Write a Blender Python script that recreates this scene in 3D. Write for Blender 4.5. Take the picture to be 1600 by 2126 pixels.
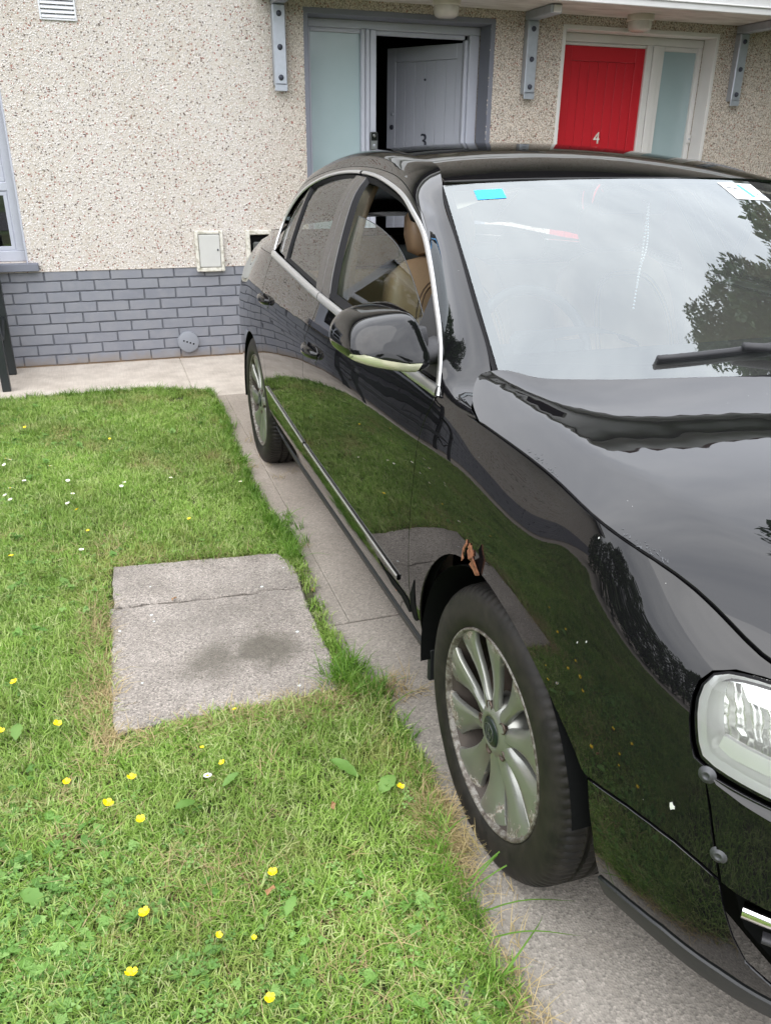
import bpy, math, random
import numpy as np
from mathutils import Matrix, Vector
from mathutils.geometry import delaunay_2d_cdt

for _o in list(bpy.data.objects):
    bpy.data.objects.remove(_o)
random.seed(7)
RNG = np.random.default_rng(11)
SC = bpy.context.scene
COL = SC.collection

# ------------------------------------------------------------------ camera
cam_d = bpy.data.cameras.new('camera')
cam = bpy.data.objects.new('camera', cam_d)
COL.objects.link(cam)
SC.camera = cam
CAM = np.array([0.540, -6.368, 1.461])
yaw, pitch, roll = 0.3262, -0.4181, 0.0100
_f = np.array([math.sin(yaw)*math.cos(pitch), math.cos(yaw)*math.cos(pitch), math.sin(pitch)])
_r = np.array([math.cos(yaw), -math.sin(yaw), 0.0])
_u = np.cross(_r, _f)
_r2 = math.cos(roll)*_r + math.sin(roll)*_u
_u2 = -math.sin(roll)*_r + math.cos(roll)*_u
cam.matrix_world = Matrix(((_r2[0], _u2[0], -_f[0], CAM[0]), (_r2[1], _u2[1], -_f[1], CAM[1]),
                           (_r2[2], _u2[2], -_f[2], CAM[2]), (0, 0, 0, 1)))
cam_d.sensor_fit = 'HORIZONTAL'
cam_d.sensor_width = 36
cam_d.lens = 36*1673.8/1600
cam_d.clip_start = 0.05
cam_d.clip_end = 2000

# ------------------------------------------------------------------ sky, sun, exposure
SUN_EL, SUN_ROT = math.radians(56), math.radians(215)
world = bpy.data.worlds.new('World')
SC.world = world
world.use_nodes = True
wt = world.node_tree
wn, wl = wt.nodes, wt.links
bg = wn['Background']
sky = wn.new('ShaderNodeTexSky')
sky.sky_type = 'NISHITA'
sky.sun_disc = False
sky.sun_elevation = SUN_EL
sky.sun_rotation = SUN_ROT
sky.air_density = 1.0
sky.dust_density = 3.0
geo = wn.new('ShaderNodeTexCoord')
mp = wn.new('ShaderNodeMapping')
mp.inputs['Scale'].default_value = (1.0, 1.0, 2.2)
nz = wn.new('ShaderNodeTexNoise')
nz.inputs['Scale'].default_value = 2.3
nz.inputs['Detail'].default_value = 7
nz.inputs['Roughness'].default_value = 0.55
rp = wn.new('ShaderNodeValToRGB')
rp.color_ramp.elements[0].position = 0.34
rp.color_ramp.elements[0].color = (15.2, 15.7, 16.9, 1)
rp.color_ramp.elements[1].position = 0.66
rp.color_ramp.elements[1].color = (21.6, 21.9, 22.6, 1)
mx = wn.new('ShaderNodeMix')
mx.data_type = 'RGBA'
mx.inputs[0].default_value = 0.90          # an overcast sky: little of the blue gets through
wl.new(geo.outputs['Generated'], mp.inputs['Vector'])
wl.new(mp.outputs['Vector'], nz.inputs['Vector'])
wl.new(nz.outputs['Fac'], rp.inputs['Fac'])
wl.new(sky.outputs['Color'], mx.inputs[6])
wl.new(rp.outputs['Color'], mx.inputs[7])
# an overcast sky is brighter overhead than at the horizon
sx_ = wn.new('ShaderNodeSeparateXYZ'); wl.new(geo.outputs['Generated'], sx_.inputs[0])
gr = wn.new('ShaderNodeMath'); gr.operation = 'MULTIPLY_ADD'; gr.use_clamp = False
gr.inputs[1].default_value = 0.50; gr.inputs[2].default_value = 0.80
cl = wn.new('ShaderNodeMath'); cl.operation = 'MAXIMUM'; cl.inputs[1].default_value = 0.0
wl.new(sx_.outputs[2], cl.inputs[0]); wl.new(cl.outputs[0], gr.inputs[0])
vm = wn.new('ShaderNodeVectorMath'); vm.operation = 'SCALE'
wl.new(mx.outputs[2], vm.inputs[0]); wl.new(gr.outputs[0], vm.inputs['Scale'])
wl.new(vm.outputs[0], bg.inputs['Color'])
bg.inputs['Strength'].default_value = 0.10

sun_d = bpy.data.lights.new('sun', 'SUN')
sun_d.energy = 0.9
sun_d.angle = math.radians(75)
sun_d.color = (1.0, 0.96, 0.90)
sun = bpy.data.objects.new('sun', sun_d)
COL.objects.link(sun)
# Nishita: rotation 0 = +Y, growing clockwise seen from above
_sd = Vector((math.sin(SUN_ROT)*math.cos(SUN_EL), math.cos(SUN_ROT)*math.cos(SUN_EL), math.sin(SUN_EL)))
sun.rotation_euler = _sd.to_track_quat('Z', 'Y').to_euler()
sun.location = (0, -8, 12)

SC.view_settings.view_transform = 'Standard'
SC.view_settings.look = 'None'
SC.view_settings.gamma = 1
SC.view_settings.exposure = 0.70
SC.view_settings.use_curve_mapping = False
SC.render.engine = 'CYCLES'
SC.cycles.max_bounces = 10
SC.cycles.transparent_max_bounces = 24
SC.cycles.glossy_bounces = 6
SC.cycles.diffuse_bounces = 3
SC.cycles.caustics_reflective = False
SC.cycles.caustics_refractive = False

# ------------------------------------------------------------------ helpers
def tag(o, label=None, cat=None, group=None, kind=None):
    if label: o['label'] = label
    if cat: o['category'] = cat
    if group: o['group'] = group
    if kind: o['kind'] = kind
    return o

def empty(name, loc=(0, 0, 0), rz=0.0, label=None, cat=None, group=None):
    o = bpy.data.objects.new(name, None)
    o.empty_display_size = 0.1
    o.location = loc
    o.rotation_euler = (0, 0, rz)
    COL.objects.link(o)
    return tag(o, label, cat, group)

def mobj(name, verts, faces, mat, parent=None, smooth=False, normals=None, label=None, kind=None):
    me = bpy.data.meshes.new(name)
    me.from_pydata([tuple(map(float, v)) for v in verts], [], [tuple(int(i) for i in f) for f in faces])
    me.validate(clean_customdata=False)
    if smooth or normals is not None:
        me.shade_smooth()
    if normals is not None:
        me.normals_split_custom_set_from_vertices([tuple(map(float, n)) for n in normals])
    if mat is not None:
        me.materials.append(mat)
    o = bpy.data.objects.new(name, me)
    COL.objects.link(o)
    if parent is not None:
        o.parent = parent
    return tag(o, label, None, None, kind)

class MB:
    """collects shapes, builds ONE mesh"""
    def __init__(self):
        self.v, self.f = [], []
    def add(self, v, f):
        n = len(self.v)
        self.v += [tuple(map(float, p)) for p in v]
        self.f += [tuple(i+n for i in q) for q in f]
        return self
    def box(self, x0, x1, y0, y1, z0, z1, bev=0.0):
        if bev <= 0:
            v = [(x, y, z) for z in (z0, z1) for y in (y0, y1) for x in (x0, x1)]
            return self.add(v, [(0, 2, 3, 1), (4, 5, 7, 6), (0, 1, 5, 4), (2, 6, 7, 3), (0, 4, 6, 2), (1, 3, 7, 5)])
        b = min(bev, (x1-x0)/2.01, (y1-y0)/2.01, (z1-z0)/2.01)
        v, idx = [], {}
        for i, x in enumerate((x0, x1)):
            for j, y in enumerate((y0, y1)):
                for k, z in enumerate((z0, z1)):
                    sx, sy, sz = (1-2*i)*b, (1-2*j)*b, (1-2*k)*b
                    for a, p in (('x', (x, y+sy, z+sz)), ('y', (x+sx, y, z+sz)), ('z', (x+sx, y+sy, z))):
                        idx[(i, j, k, a)] = len(v); v.append(p)
        f = []
        for i in (0, 1):
            q = [idx[(i, 0, 0, 'x')], idx[(i, 1, 0, 'x')], idx[(i, 1, 1, 'x')], idx[(i, 0, 1, 'x')]]
            f.append(q if i else q[::-1])
            q = [idx[(0, i, 0, 'y')], idx[(0, i, 1, 'y')], idx[(1, i, 1, 'y')], idx[(1, i, 0, 'y')]]
            f.append(q if i else q[::-1])
            q = [idx[(0, 0, i, 'z')], idx[(1, 0, i, 'z')], idx[(1, 1, i, 'z')], idx[(0, 1, i, 'z')]]
            f.append(q if i else q[::-1])
        for i in (0, 1):
            for j in (0, 1):
                q = [idx[(i, j, 0, 'x')], idx[(i, j, 0, 'y')], idx[(i, j, 1, 'y')], idx[(i, j, 1, 'x')]]
                f.append(q if (i+j) % 2 == 0 else q[::-1])
                q = [idx[(i, 0, j, 'x')], idx[(i, 1, j, 'x')], idx[(i, 1, j, 'z')], idx[(i, 0, j, 'z')]] if 0 else [idx[(i, 0, j, 'x')], idx[(i, 0, j, 'z')], idx[(i, 1, j, 'z')], idx[(i, 1, j, 'x')]]
                f.append(q if (i+j) % 2 == 1 else q[::-1])
                q = [idx[(0, i, j, 'y')], idx[(1, i, j, 'y')], idx[(1, i, j, 'z')], idx[(0, i, j, 'z')]]
                f.append(q if (i+j) % 2 == 1 else q[::-1])
                for k in (0, 1):
                    t = [idx[(i, j, k, 'x')], idx[(i, j, k, 'y')], idx[(i, j, k, 'z')]]
                    f.append(t if (i+j+k) % 2 == 1 else t[::-1])
        return self.add(v, f)
    def tube(self, pts, r, n=8, cap=True, closed=False):
        pts = np.asarray(pts, float); m = len(pts)
        rr = np.broadcast_to(np.asarray(r, float), (m,))
        T = np.gradient(pts, axis=0) if not closed else np.roll(pts, -1, 0)-np.roll(pts, 1, 0)
        T /= np.linalg.norm(T, axis=1)[:, None]+1e-12
        up = np.array([0, 0, 1.0]) if abs(T[0, 2]) < 0.9 else np.array([1.0, 0, 0])
        V = []
        a = np.cross(T[0], up); a /= np.linalg.norm(a)
        for i in range(m):
            a = a-T[i]*(a@T[i]); a /= np.linalg.norm(a)+1e-12
            b = np.cross(T[i], a)
            for k in range(n):
                th = 2*math.pi*k/n
                V.append(pts[i]+rr[i]*(math.cos(th)*a+math.sin(th)*b))
        F = []
        for i in range(m-1 if not closed else m):
            for k in range(n):
                j = (i+1) % m
                F.append((i*n+k, i*n+(k+1) % n, j*n+(k+1) % n, j*n+k))
        if cap and not closed:
            F.append(tuple(range(n))[::-1]); F.append(tuple((m-1)*n+k for k in range(n)))
        return self.add(V, F)
    def lathe(self, prof, n, axis='x', c=(0, 0, 0), closed=False):
        """prof: (radius, along) pairs"""
        V, F = [], []
        m = len(prof)
        for k in range(n):
            th = 2*math.pi*k/n
            for r, a in prof:
                p = {'x': (a, r*math.cos(th), r*math.sin(th)), 'z': (r*math.cos(th), r*math.sin(th), a),
                     'y': (r*math.cos(th), a, r*math.sin(th))}[axis]
                V.append((p[0]+c[0], p[1]+c[1], p[2]+c[2]))
        for k in range(n):
            k2 = (k+1) % n
            for i in range(m-1 if not closed else m):
                j = (i+1) % m
                F.append((k*m+i, k*m+j, k2*m+j, k2*m+i))
        return self.add(V, F)
    def grid(self, P):
        P = np.asarray(P); a, b = P.shape[:2]
        V = P.reshape(-1, 3)
        F = [(i*b+j, i*b+j+1, (i+1)*b+j+1, (i+1)*b+j) for i in range(a-1) for j in range(b-1)]
        return self.add(V, F)
    def prism(self, poly, fn, t0, t1):
        """poly (n,2) closed outline -> fn(u,v,t) in 3D, between t0 and t1"""
        n = len(poly)
        V = [fn(u, v, t0) for u, v in poly]+[fn(u, v, t1) for u, v in poly]
        F = [tuple(range(n)), tuple(range(2*n-1, n-1, -1))]+[(i, n+i, n+(i+1) % n, (i+1) % n) for i in range(n)]
        return self.add(V, F)
    def build(self, name, mat, parent=None, smooth=False, label=None, kind=None):
        return mobj(name, self.v, self.f, mat, parent, smooth, None, label, kind)

def auto_smooth(o, deg=35):
    me = o.data
    me.shade_smooth()
    me.update()
    import bmesh as _b
    bm = _b.new(); bm.from_mesh(me)
    _b.ops.recalc_face_normals(bm, faces=bm.faces)
    for e in bm.edges:
        if len(e.link_faces) == 2 and e.calc_face_angle(0) > math.radians(deg):
            e.smooth = False
    bm.to_mesh(me); bm.free()
    return o

def recalc(o):
    import bmesh as _b
    bm = _b.new(); bm.from_mesh(o.data)
    _b.ops.recalc_face_normals(bm, faces=bm.faces)
    bm.to_mesh(o.data); bm.free()
    return o

def csw(xk, x):
    """weights of natural cubic interpolation, linear beyond the ends"""
    xk = np.asarray(xk, float); x = np.atleast_1d(np.asarray(x, float)); K = len(xk)
    h = np.diff(xk)
    A = np.zeros((K, K)); B = np.zeros((K, K)); A[0, 0] = A[-1, -1] = 1
    for i in range(1, K-1):
        A[i, i-1], A[i, i], A[i, i+1] = h[i-1], 2*(h[i-1]+h[i]), h[i]
        B[i, i-1], B[i, i+1] = 6/h[i-1], 6/h[i]; B[i, i] = -6/h[i-1]-6/h[i]
    M = np.linalg.solve(A, B)
    xc = np.clip(x, xk[0], xk[-1])
    i = np.clip(np.searchsorted(xk, xc, side='right')-1, 0, K-2)
    hi = h[i]; a = (xk[i+1]-xc)/hi; b = (xc-xk[i])/hi
    W = np.zeros((len(x), K)); r = np.arange(len(x))
    W[r, i] += a; W[r, i+1] += b
    W += ((a**3-a)*hi**2/6)[:, None]*M[i]+((b**3-b)*hi**2/6)[:, None]*M[i+1]
    for side, m in ((0, x < xk[0]), (K-1, x > xk[-1])):
        if m.any():
            D = np.zeros(K)
            if side == 0:
                D[0], D[1] = -1/h[0], 1/h[0]; D = D-h[0]/6*M[1]-h[0]/3*M[0]
            else:
                D[-2], D[-1] = -1/h[-1], 1/h[-1]; D = D+h[-1]/6*M[-2]+h[-1]/3*M[-1]
            W[m] += (x[m]-xc[m])[:, None]*D
    return W

def cubic(xk, Y, x):
    return csw(xk, x) @ np.asarray(Y, float)

def curve(pts, n, closed=False):
    pts = np.asarray(pts, float)
    if closed:
        pts = np.vstack([pts[-2:], pts, pts[:3]])
    t = np.r_[0, np.cumsum(np.linalg.norm(np.diff(pts, axis=0), axis=1))]
    if closed:
        return cubic(t, pts, np.linspace(t[2], t[-3], n, endpoint=False))
    return cubic(t, pts, np.linspace(0, t[-1], n))

def resample(poly, step):
    out = []
    n = len(poly)
    for i in range(n):
        a, b = np.asarray(poly[i], float), np.asarray(poly[(i+1) % n], float)
        k = max(1, int(math.ceil(np.linalg.norm(b-a)/step)))
        out += [a+(b-a)*j/k for j in range(k)]
    return np.array(out)

def inpoly(P, poly):
    x, y = P[:, 0], P[:, 1]; c = np.zeros(len(P), bool)
    q = np.roll(poly, 1, 0)
    for (x1, y1), (x2, y2) in zip(poly, q):
        if y1 == y2: continue
        m = (y1 > y) != (y2 > y)
        c ^= m & (x < (x2-x1)*(y-y1)/(y2-y1)+x1)
    return c

def distpoly(P, poly):
    d = np.full(len(P), 1e9)
    q = np.roll(poly, -1, 0)
    for a, b in zip(poly, q):
        ab = b-a; L = ab@ab+1e-15
        t = np.clip(((P-a)@ab)/L, 0, 1)
        d = np.minimum(d, np.linalg.norm(P-a-t[:, None]*ab, axis=1))
    return d

def fnormal(fmap, uv, sign):
    e = 2e-3
    du = fmap(uv+[e, 0])-fmap(uv-[e, 0]); dv = fmap(uv+[0, e])-fmap(uv-[0, e])
    n = np.cross(du, dv)*sign
    return n/(np.linalg.norm(n, axis=1)[:, None]+1e-12)

def panel(name, poly, fmap, mat, parent, sign=1, step=0.025, holes=(), thick=0.006, mirror=False, label=None, inset=0.0):
    """a sheet cut out of the surface fmap(uv) by an outline, with folded edges and exact normals"""
    loops = [resample(poly, step*0.8)]+[resample(h, step*0.6) for h in holes]
    allb = np.vstack(loops)
    lo, hi = loops[0].min(0), loops[0].max(0)
    gx, gy = np.meshgrid(np.arange(lo[0], hi[0], step), np.arange(lo[1], hi[1], step))
    g = np.c_[gx.ravel(), gy.ravel()]; g[:, 0] += (np.round((g[:, 1]-lo[1])/step) % 2)*step*0.5
    ok = inpoly(g, loops[0]) & (distpoly(g, loops[0]) > step*0.45)
    for h in loops[1:]:
        ok &= ~inpoly(g, h) & (distpoly(g, h) > step*0.45)
    g = g[ok]
    pts = np.vstack([allb, g])
    edges, base = [], 0
    for L in loops:
        n = len(L); edges += [(base+i, base+(i+1) % n) for i in range(n)]; base += n
    ov, oe, of, orv, _, _ = delaunay_2d_cdt([Vector(p) for p in pts], edges, [], 0, 1e-7)
    uv = np.array([(v[0], v[1]) for v in ov])
    cen = np.array([uv[list(f)].mean(0) for f in of])
    keep = inpoly(cen, loops[0])
    for h in loops[1:]:
        keep &= ~inpoly(cen, h)
    F = [list(f) for f, k in zip(of, keep) if k]
    in2out = {}
    for i, lst in enumerate(orv):
        for j in lst: in2out[j] = i
    P = fmap(uv); N = fnormal(fmap, uv, sign)
    # orient
    Fa = np.array(F)
    gn = np.cross(P[Fa[:, 1]]-P[Fa[:, 0]], P[Fa[:, 2]]-P[Fa[:, 0]])
    if (gn*N[Fa[:, 0]]).sum() < 0:
        F = [f[::-1] for f in F]
    V = [P]; NN = [N]; nv = len(P); FF = list(F)
    base = 0
    for li, L in enumerate(loops):
        n = len(L)
        ids = [in2out.get(base+i) for i in range(n)]
        ids = [i for i in ids if i is not None]
        base += n
        n = len(ids)
        top, nn = P[ids], N[ids]
        tg = np.roll(top, -1, 0)-np.roll(top, 1, 0)
        o = np.cross(tg, nn); o /= np.linalg.norm(o, axis=1)[:, None]+1e-12
        c = fmap(uv[ids].mean(0)[None])[0]
        sgn = 1 if ((top-c)*o).sum() > 0 else -1
        if li: sgn = -sgn
        o *= sgn
        bot = top-nn*thick
        V += [top, bot]; NN += [(o+nn*0.6)/np.linalg.norm(o+nn*0.6, axis=1)[:, None], o]
        for i in range(n):
            j = (i+1) % n
            q = [nv+i, nv+n+i, nv+n+j, nv+j]
            a = np.cross(bot[i]-top[i], bot[j]-top[i])
            FF.append(q if a @ o[i] > 0 else q[::-1])
        nv += 2*n
    V = np.vstack(V); NN = np.vstack(NN)
    ob = mobj(name, V, FF, mat, parent, normals=NN, label=label)
    if mirror:
        V2 = V*[-1, 1, 1]; N2 = NN*[-1, 1, 1]
        mobj(name, V2, [f[::-1] for f in FF], mat, parent if mirror is True else mirror, normals=N2)
    return ob
# ------------------------------------------------------------------ materials
class NT:
    def __init__(self, name):
        self.m = bpy.data.materials.new(name)
        self.m.use_nodes = True
        self.t = self.m.node_tree
        self.n, self.l = self.t.nodes, self.t.links
        self.b = self.n['Principled BSDF']
        self.out = self.n['Material Output']
        self._pos = None
    def lk(self, a, b): self.l.new(a, b)
    def pos(self):
        if self._pos is None:
            self._pos = self.n.new('ShaderNodeNewGeometry').outputs['Position']
        return self._pos
    def obj(self):
        return self.n.new('ShaderNodeTexCoord').outputs['Object']
    def mapping(self, src, scale=(1, 1, 1), loc=(0, 0, 0), rot=(0, 0, 0)):
        m = self.n.new('ShaderNodeMapping')
        m.inputs['Scale'].default_value = scale; m.inputs['Location'].default_value = loc; m.inputs['Rotation'].default_value = rot
        self.lk(src, m.inputs['Vector']); return m.outputs[0]
    def noise(self, src, scale, detail=4, rough=0.55, dist=0.0, out='Fac'):
        x = self.n.new('ShaderNodeTexNoise')
        x.inputs['Scale'].default_value = scale; x.inputs['Detail'].default_value = detail
        x.inputs['Roughness'].default_value = rough; x.inputs['Distortion'].default_value = dist
        self.lk(src, x.inputs['Vector']); return x.outputs[out]
    def voro(self, src, scale, feature='F1', out='Distance', rand=1.0):
        x = self.n.new('ShaderNodeTexVoronoi'); x.feature = feature
        x.inputs['Scale'].default_value = scale; x.inputs['Randomness'].default_value = rand
        self.lk(src, x.inputs['Vector']); return x.outputs[out]
    def ramp(self, src, stops, interp='LINEAR'):
        r = self.n.new('ShaderNodeValToRGB'); cr = r.color_ramp; cr.interpolation = interp
        while len(cr.elements) < len(stops): cr.elements.new(0.5)
        for e, (p, c) in zip(cr.elements, stops):
            e.position = p
            e.color = (c, c, c, 1) if not hasattr(c, '__len__') else (*c, 1)
        self.lk(src, r.inputs['Fac']); return r.outputs['Color']
    def mix(self, fac, a, b, mode='MIX'):
        m = self.n.new('ShaderNodeMix'); m.data_type = 'RGBA'; m.blend_type = mode
        for s, i in ((fac, 0), (a, 6), (b, 7)):
            if hasattr(s, 'is_linked') or hasattr(s, 'links'): self.lk(s, m.inputs[i])
            elif hasattr(s, '__len__'): m.inputs[i].default_value = (*s, 1)
            else: m.inputs[i].default_value = s if i == 0 else (s, s, s, 1)
        return m.outputs[2]
    def math(self, op, a, b=0.0, c=None, clamp=False):
        m = self.n.new('ShaderNodeMath'); m.operation = op; m.use_clamp = clamp
        for s, i in ((a, 0), (b, 1), (c, 2)):
            if s is None: continue
            if hasattr(s, 'links'): self.lk(s, m.inputs[i])
            else: m.inputs[i].default_value = s
        return m.outputs[0]
    def sep(self, src):
        s = self.n.new('ShaderNodeSeparateXYZ'); self.lk(src, s.inputs[0]); return s.outputs
    def bump(self, h, strength=0.5, dist=0.01, prev=None):
        b = self.n.new('ShaderNodeBump'); b.inputs['Strength'].default_value = strength; b.inputs['Distance'].default_value = dist
        self.lk(h, b.inputs['Height'])
        if prev is not None: self.lk(prev, b.inputs['Normal'])
        return b.outputs[0]
    def set(self, **k):
        names = dict(col='Base Color', rough='Roughness', metal='Metallic', spec='Specular IOR Level', coat='Coat Weight',
                     coatr='Coat Roughness', normal='Normal', ior='IOR', sheen='Sheen Weight', alpha='Alpha', coatn='Coat Normal', emis='Emission Color', emistr='Emission Strength')
        for a, v in k.items():
            i = self.b.inputs[names[a]]
            if hasattr(v, 'links'): self.lk(v, i)
            elif hasattr(v, '__len__') and len(v) == 3: i.default_value = (*v, 1)
            else: i.default_value = v
        return self

def plain(name, col, rough=0.5, metal=0.0, var=0.0, scale=30, bumpy=0.0, spec=0.5, coat=0.0):
    t = NT(name)
    t.set(col=col, rough=rough, metal=metal, spec=spec, coat=coat)
    if var > 0:
        n = t.noise(t.obj(), scale, 5)
        t.set(col=t.mix(n, [c*(1-var) for c in col], [min(1, c*(1+var)) for c in col]))
    if bumpy > 0:
        t.set(normal=t.bump(t.noise(t.obj(), scale*3, 3), bumpy, 0.004))
    return t.m

def glassmat(name, ior=1.5, tint=(0.9, 0.95, 0.93), rough=0.0, refl=1.0, haze=0.0):
    t = NT(name)
    fr = t.n.new('ShaderNodeFresnel'); fr.inputs['IOR'].default_value = ior
    gl = t.n.new('ShaderNodeBsdfGlossy'); gl.inputs['Roughness'].default_value = rough
    gl.inputs['Color'].default_value = (refl, refl, refl, 1) if refl != 0.97 else (0.93, 0.99, 1.0, 1)
    tr = t.n.new('ShaderNodeBsdfTransparent'); tr.inputs['Color'].default_value = (*tint, 1)
    m = t.n.new('ShaderNodeMixShader')
    t.lk(fr.outputs[0], m.inputs[0])
    a = tr.outputs[0]
    if haze > 0:        # a film of dust on the pane
        df = t.n.new('ShaderNodeBsdfDiffuse'); df.inputs['Color'].default_value = (0.6, 0.6, 0.58, 1)
        h = t.n.new('ShaderNodeMixShader'); h.inputs[0].default_value = haze
        t.lk(a, h.inputs[1]); t.lk(df.outputs[0], h.inputs[2]); a = h.outputs[0]
    t.lk(a, m.inputs[1]); t.lk(gl.outputs[0], m.inputs[2])
    t.lk(m.outputs[0], t.out.inputs['Surface'])
    t.n.remove(t.b)
    return t.m

M = {}
# black car paint: clear coat, a film of dust, stone chips
t = NT('black_car_paint')
o = t.obj()
dust = t.ramp(t.noise(o, 420, 2, 0.6), [(0.60, 0.0), (0.78, 1.0)])
chip = t.ramp(t.voro(o, 55), [(0.028, 1.0), (0.042, 0.0)])
chipsel = t.ramp(t.noise(o, 9, 2), [(0.60, 0.0), (0.64, 1.0)])
chipm = t.math('MULTIPLY', chip, chipsel)
film = t.math('MULTIPLY_ADD', dust, 0.010, 0.003)
basec = t.mix(film, (0.0035, 0.0035, 0.0045), (0.5, 0.46, 0.40))
basec = t.mix(chipm, basec, (0.42, 0.42, 0.40))
wav = t.bump(t.noise(o, 5.0, 2, 0.4), 0.035, 0.02)
t.set(col=basec, rough=0.5, spec=0.0, coat=1.0, coatr=0.010, coatn=wav)
t.b.inputs['Coat IOR'].default_value = 1.52
M['paint'] = t.m
t = NT('scratched_bumper_paint')
o = t.obj()
sc = t.ramp(t.noise(t.mapping(o, (2, 12, 60), rot=(0.35, 0, 0)), 3.0, 4, 0.7), [(0.66, 0.0), (0.74, 1.0)])
sel = t.ramp(t.noise(o, 7, 2), [(0.52, 0.0), (0.66, 1.0)])
s2 = t.math('MULTIPLY', sc, sel)
t.set(col=t.mix(t.math('MULTIPLY', s2, 0.20), (0.004, 0.004, 0.005), (0.35, 0.34, 0.30)), rough=0.5, coat=1.0, coatr=0.02, spec=0.0,
      coatn=t.bump(t.noise(o, 5, 2, 0.4), 0.04, 0.02))
t.b.inputs['Coat IOR'].default_value = 1.6
M['bumper'] = t.m
M['chrome'] = plain('brushed_chrome_trim', (0.56, 0.56, 0.56), 0.28, 0.72, 0.05, 60)
M['blacktrim'] = plain('black_gloss_trim', (0.01, 0.01, 0.011), 0.12, 0, 0, coat=0.6)
M['pillar'] = plain('satin_black_pillar', (0.018, 0.017, 0.018), 0.16, 0, 0.1, 200, coat=0.3)
M['seal'] = plain('rubber_seal', (0.008, 0.008, 0.009), 0.6, spec=0.12)
M['matte'] = plain('matte_black_plastic', (0.022, 0.022, 0.025), 0.55, 0, 0.15, 300, 0.15)
M['sillgrey'] = plain('grey_black_plastic', (0.012, 0.0135, 0.015), 0.5, 0, 0.15, 60, 0.05)
M['inner'] = plain('dark_wheel_well', (0.004, 0.0045, 0.0045), 0.9, spec=0.1)
M['glass'] = glassmat('green_tinted_side_glass', 1.55, (0.70, 0.80, 0.74))
M['rearglass'] = glassmat('dark_tinted_side_glass', 1.75, (0.42, 0.50, 0.47))
M['ws'] = glassmat('windscreen_glass', 2.30, (0.80, 0.88, 0.87), 0.0, 0.97, 0.055)
M['lens'] = glassmat('clear_lamp_lens', 1.5, (0.95, 0.97, 0.96))
M['leather'] = plain('tan_leather', (0.44, 0.30, 0.185), 0.42, 0, 0.10, 40, 0.08)
M['stitch'] = plain('dark_stitching', (0.10, 0.06, 0.035), 0.7)
M['beige'] = plain('beige_headlining', (0.56, 0.48, 0.36), 0.8, 0, 0.06, 60)
M['dash'] = plain('dark_dashboard', (0.03, 0.03, 0.032), 0.55, 0, 0.2, 120, 0.1)
M['disc'] = plain('rusty_brake_disc', (0.10, 0.075, 0.06), 0.5, 0.6, 0.4, 40)
# tyre
t = NT('worn_tyre_rubber')
o = t.obj()
n = t.noise(o, 26, 6, 0.65)
t.set(col=t.ramp(n, [(0.35, (0.010, 0.0095, 0.009)), (0.68, (0.024, 0.021, 0.018))]), rough=0.55, spec=0.25, normal=t.bump(t.noise(o, 160, 3), 0.12, 0.002))
M['tyre'] = t.m
# alloy: silver lacquer, corroded towards the lip where the lacquer has lifted
t = NT('corroded_alloy')
o = t.obj()
xyz = t.sep(o)
rad = t.math('SQRT', t.math('ADD', t.math('MULTIPLY', xyz[1], xyz[1]), t.math('MULTIPLY', xyz[2], xyz[2])))
edge = t.math('MULTIPLY_ADD', rad, 5.0, -0.98)
nn = t.noise(o, 20, 6, 0.72, 0.6)
cor = t.ramp(t.math('ADD', t.math('MULTIPLY', nn, 1.6), t.math('MULTIPLY_ADD', rad, 4.2, -1.00)), [(0.72, 0.0), (0.745, 1.0)])
pit = t.noise(o, 120, 4, 0.7)
cc = t.ramp(pit, [(0.35, (0.07, 0.05, 0.035)), (0.48, (0.20, 0.17, 0.135)), (0.62, (0.42, 0.40, 0.36)), (0.8, (0.20, 0.16, 0.12))])
t.set(col=t.mix(cor, (0.30, 0.305, 0.28), cc), metal=t.mix(cor, 0.72, 0.10), rough=t.mix(cor, 0.30, 0.65),
      normal=t.bump(t.math('ADD', t.math('MULTIPLY', cor, 0.5), t.math('MULTIPLY', t.math('MULTIPLY', pit, cor), 0.8)), 0.5, 0.002))
M['alloy'] = t.m
t = NT('corroded_rim_lip')
n = t.noise(t.obj(), 55, 6, 0.7)
t.set(col=t.ramp(n, [(0.36, (0.05, 0.038, 0.029)), (0.48, (0.12, 0.105, 0.088)), (0.58, (0.22, 0.21, 0.19)), (0.75, (0.16, 0.145, 0.125))]), metal=0.25, rough=0.55, normal=t.bump(n, 0.6, 0.002))
M['lip'] = t.m
M['barrel'] = plain('dirty_rim_barrel', (0.050, 0.040, 0.032), 0.7, 0.2, 0.5, 40)
M['capblack'] = plain('black_wheel_cap', (0.012, 0.02, 0.018), 0.3, 0.2)
M['capring'] = plain('dull_silver', (0.20, 0.21, 0.21), 0.35, 0.8)
M['reflector'] = plain('lamp_reflector', (0.93, 0.93, 0.92), 0.12, 1.0)
M['lampwhite'] = plain('pale_lamp_housing', (0.70, 0.72, 0.68), 0.25, 0.15)
M['lampbright'] = plain('white_lamp_trim', (0.90, 0.90, 0.88), 0.3, 0.25)
t = NT('fluted_reflector')
o = t.obj()
w = t.n.new('ShaderNodeTexWave'); w.inputs['Scale'].default_value = 22; w.inputs['Distortion'].default_value = 3.5; w.inputs['Detail'].default_value = 2
t.lk(t.mapping(o, (1, 0.35, 1.5), rot=(0, 0, 0.3)), w.inputs['Vector'])
t.set(col=(0.88, 0.87, 0.83), metal=0.75, rough=0.25, normal=t.bump(w.outputs['Fac'], 0.55, 0.01))
M['flute'] = t.m
t = NT('pale_indicator_lens')
t.set(col=(0.62, 0.62, 0.45), rough=0.12, coat=0.8, coatr=0.02, metal=0.45)
M['indicator'] = t.m
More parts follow.
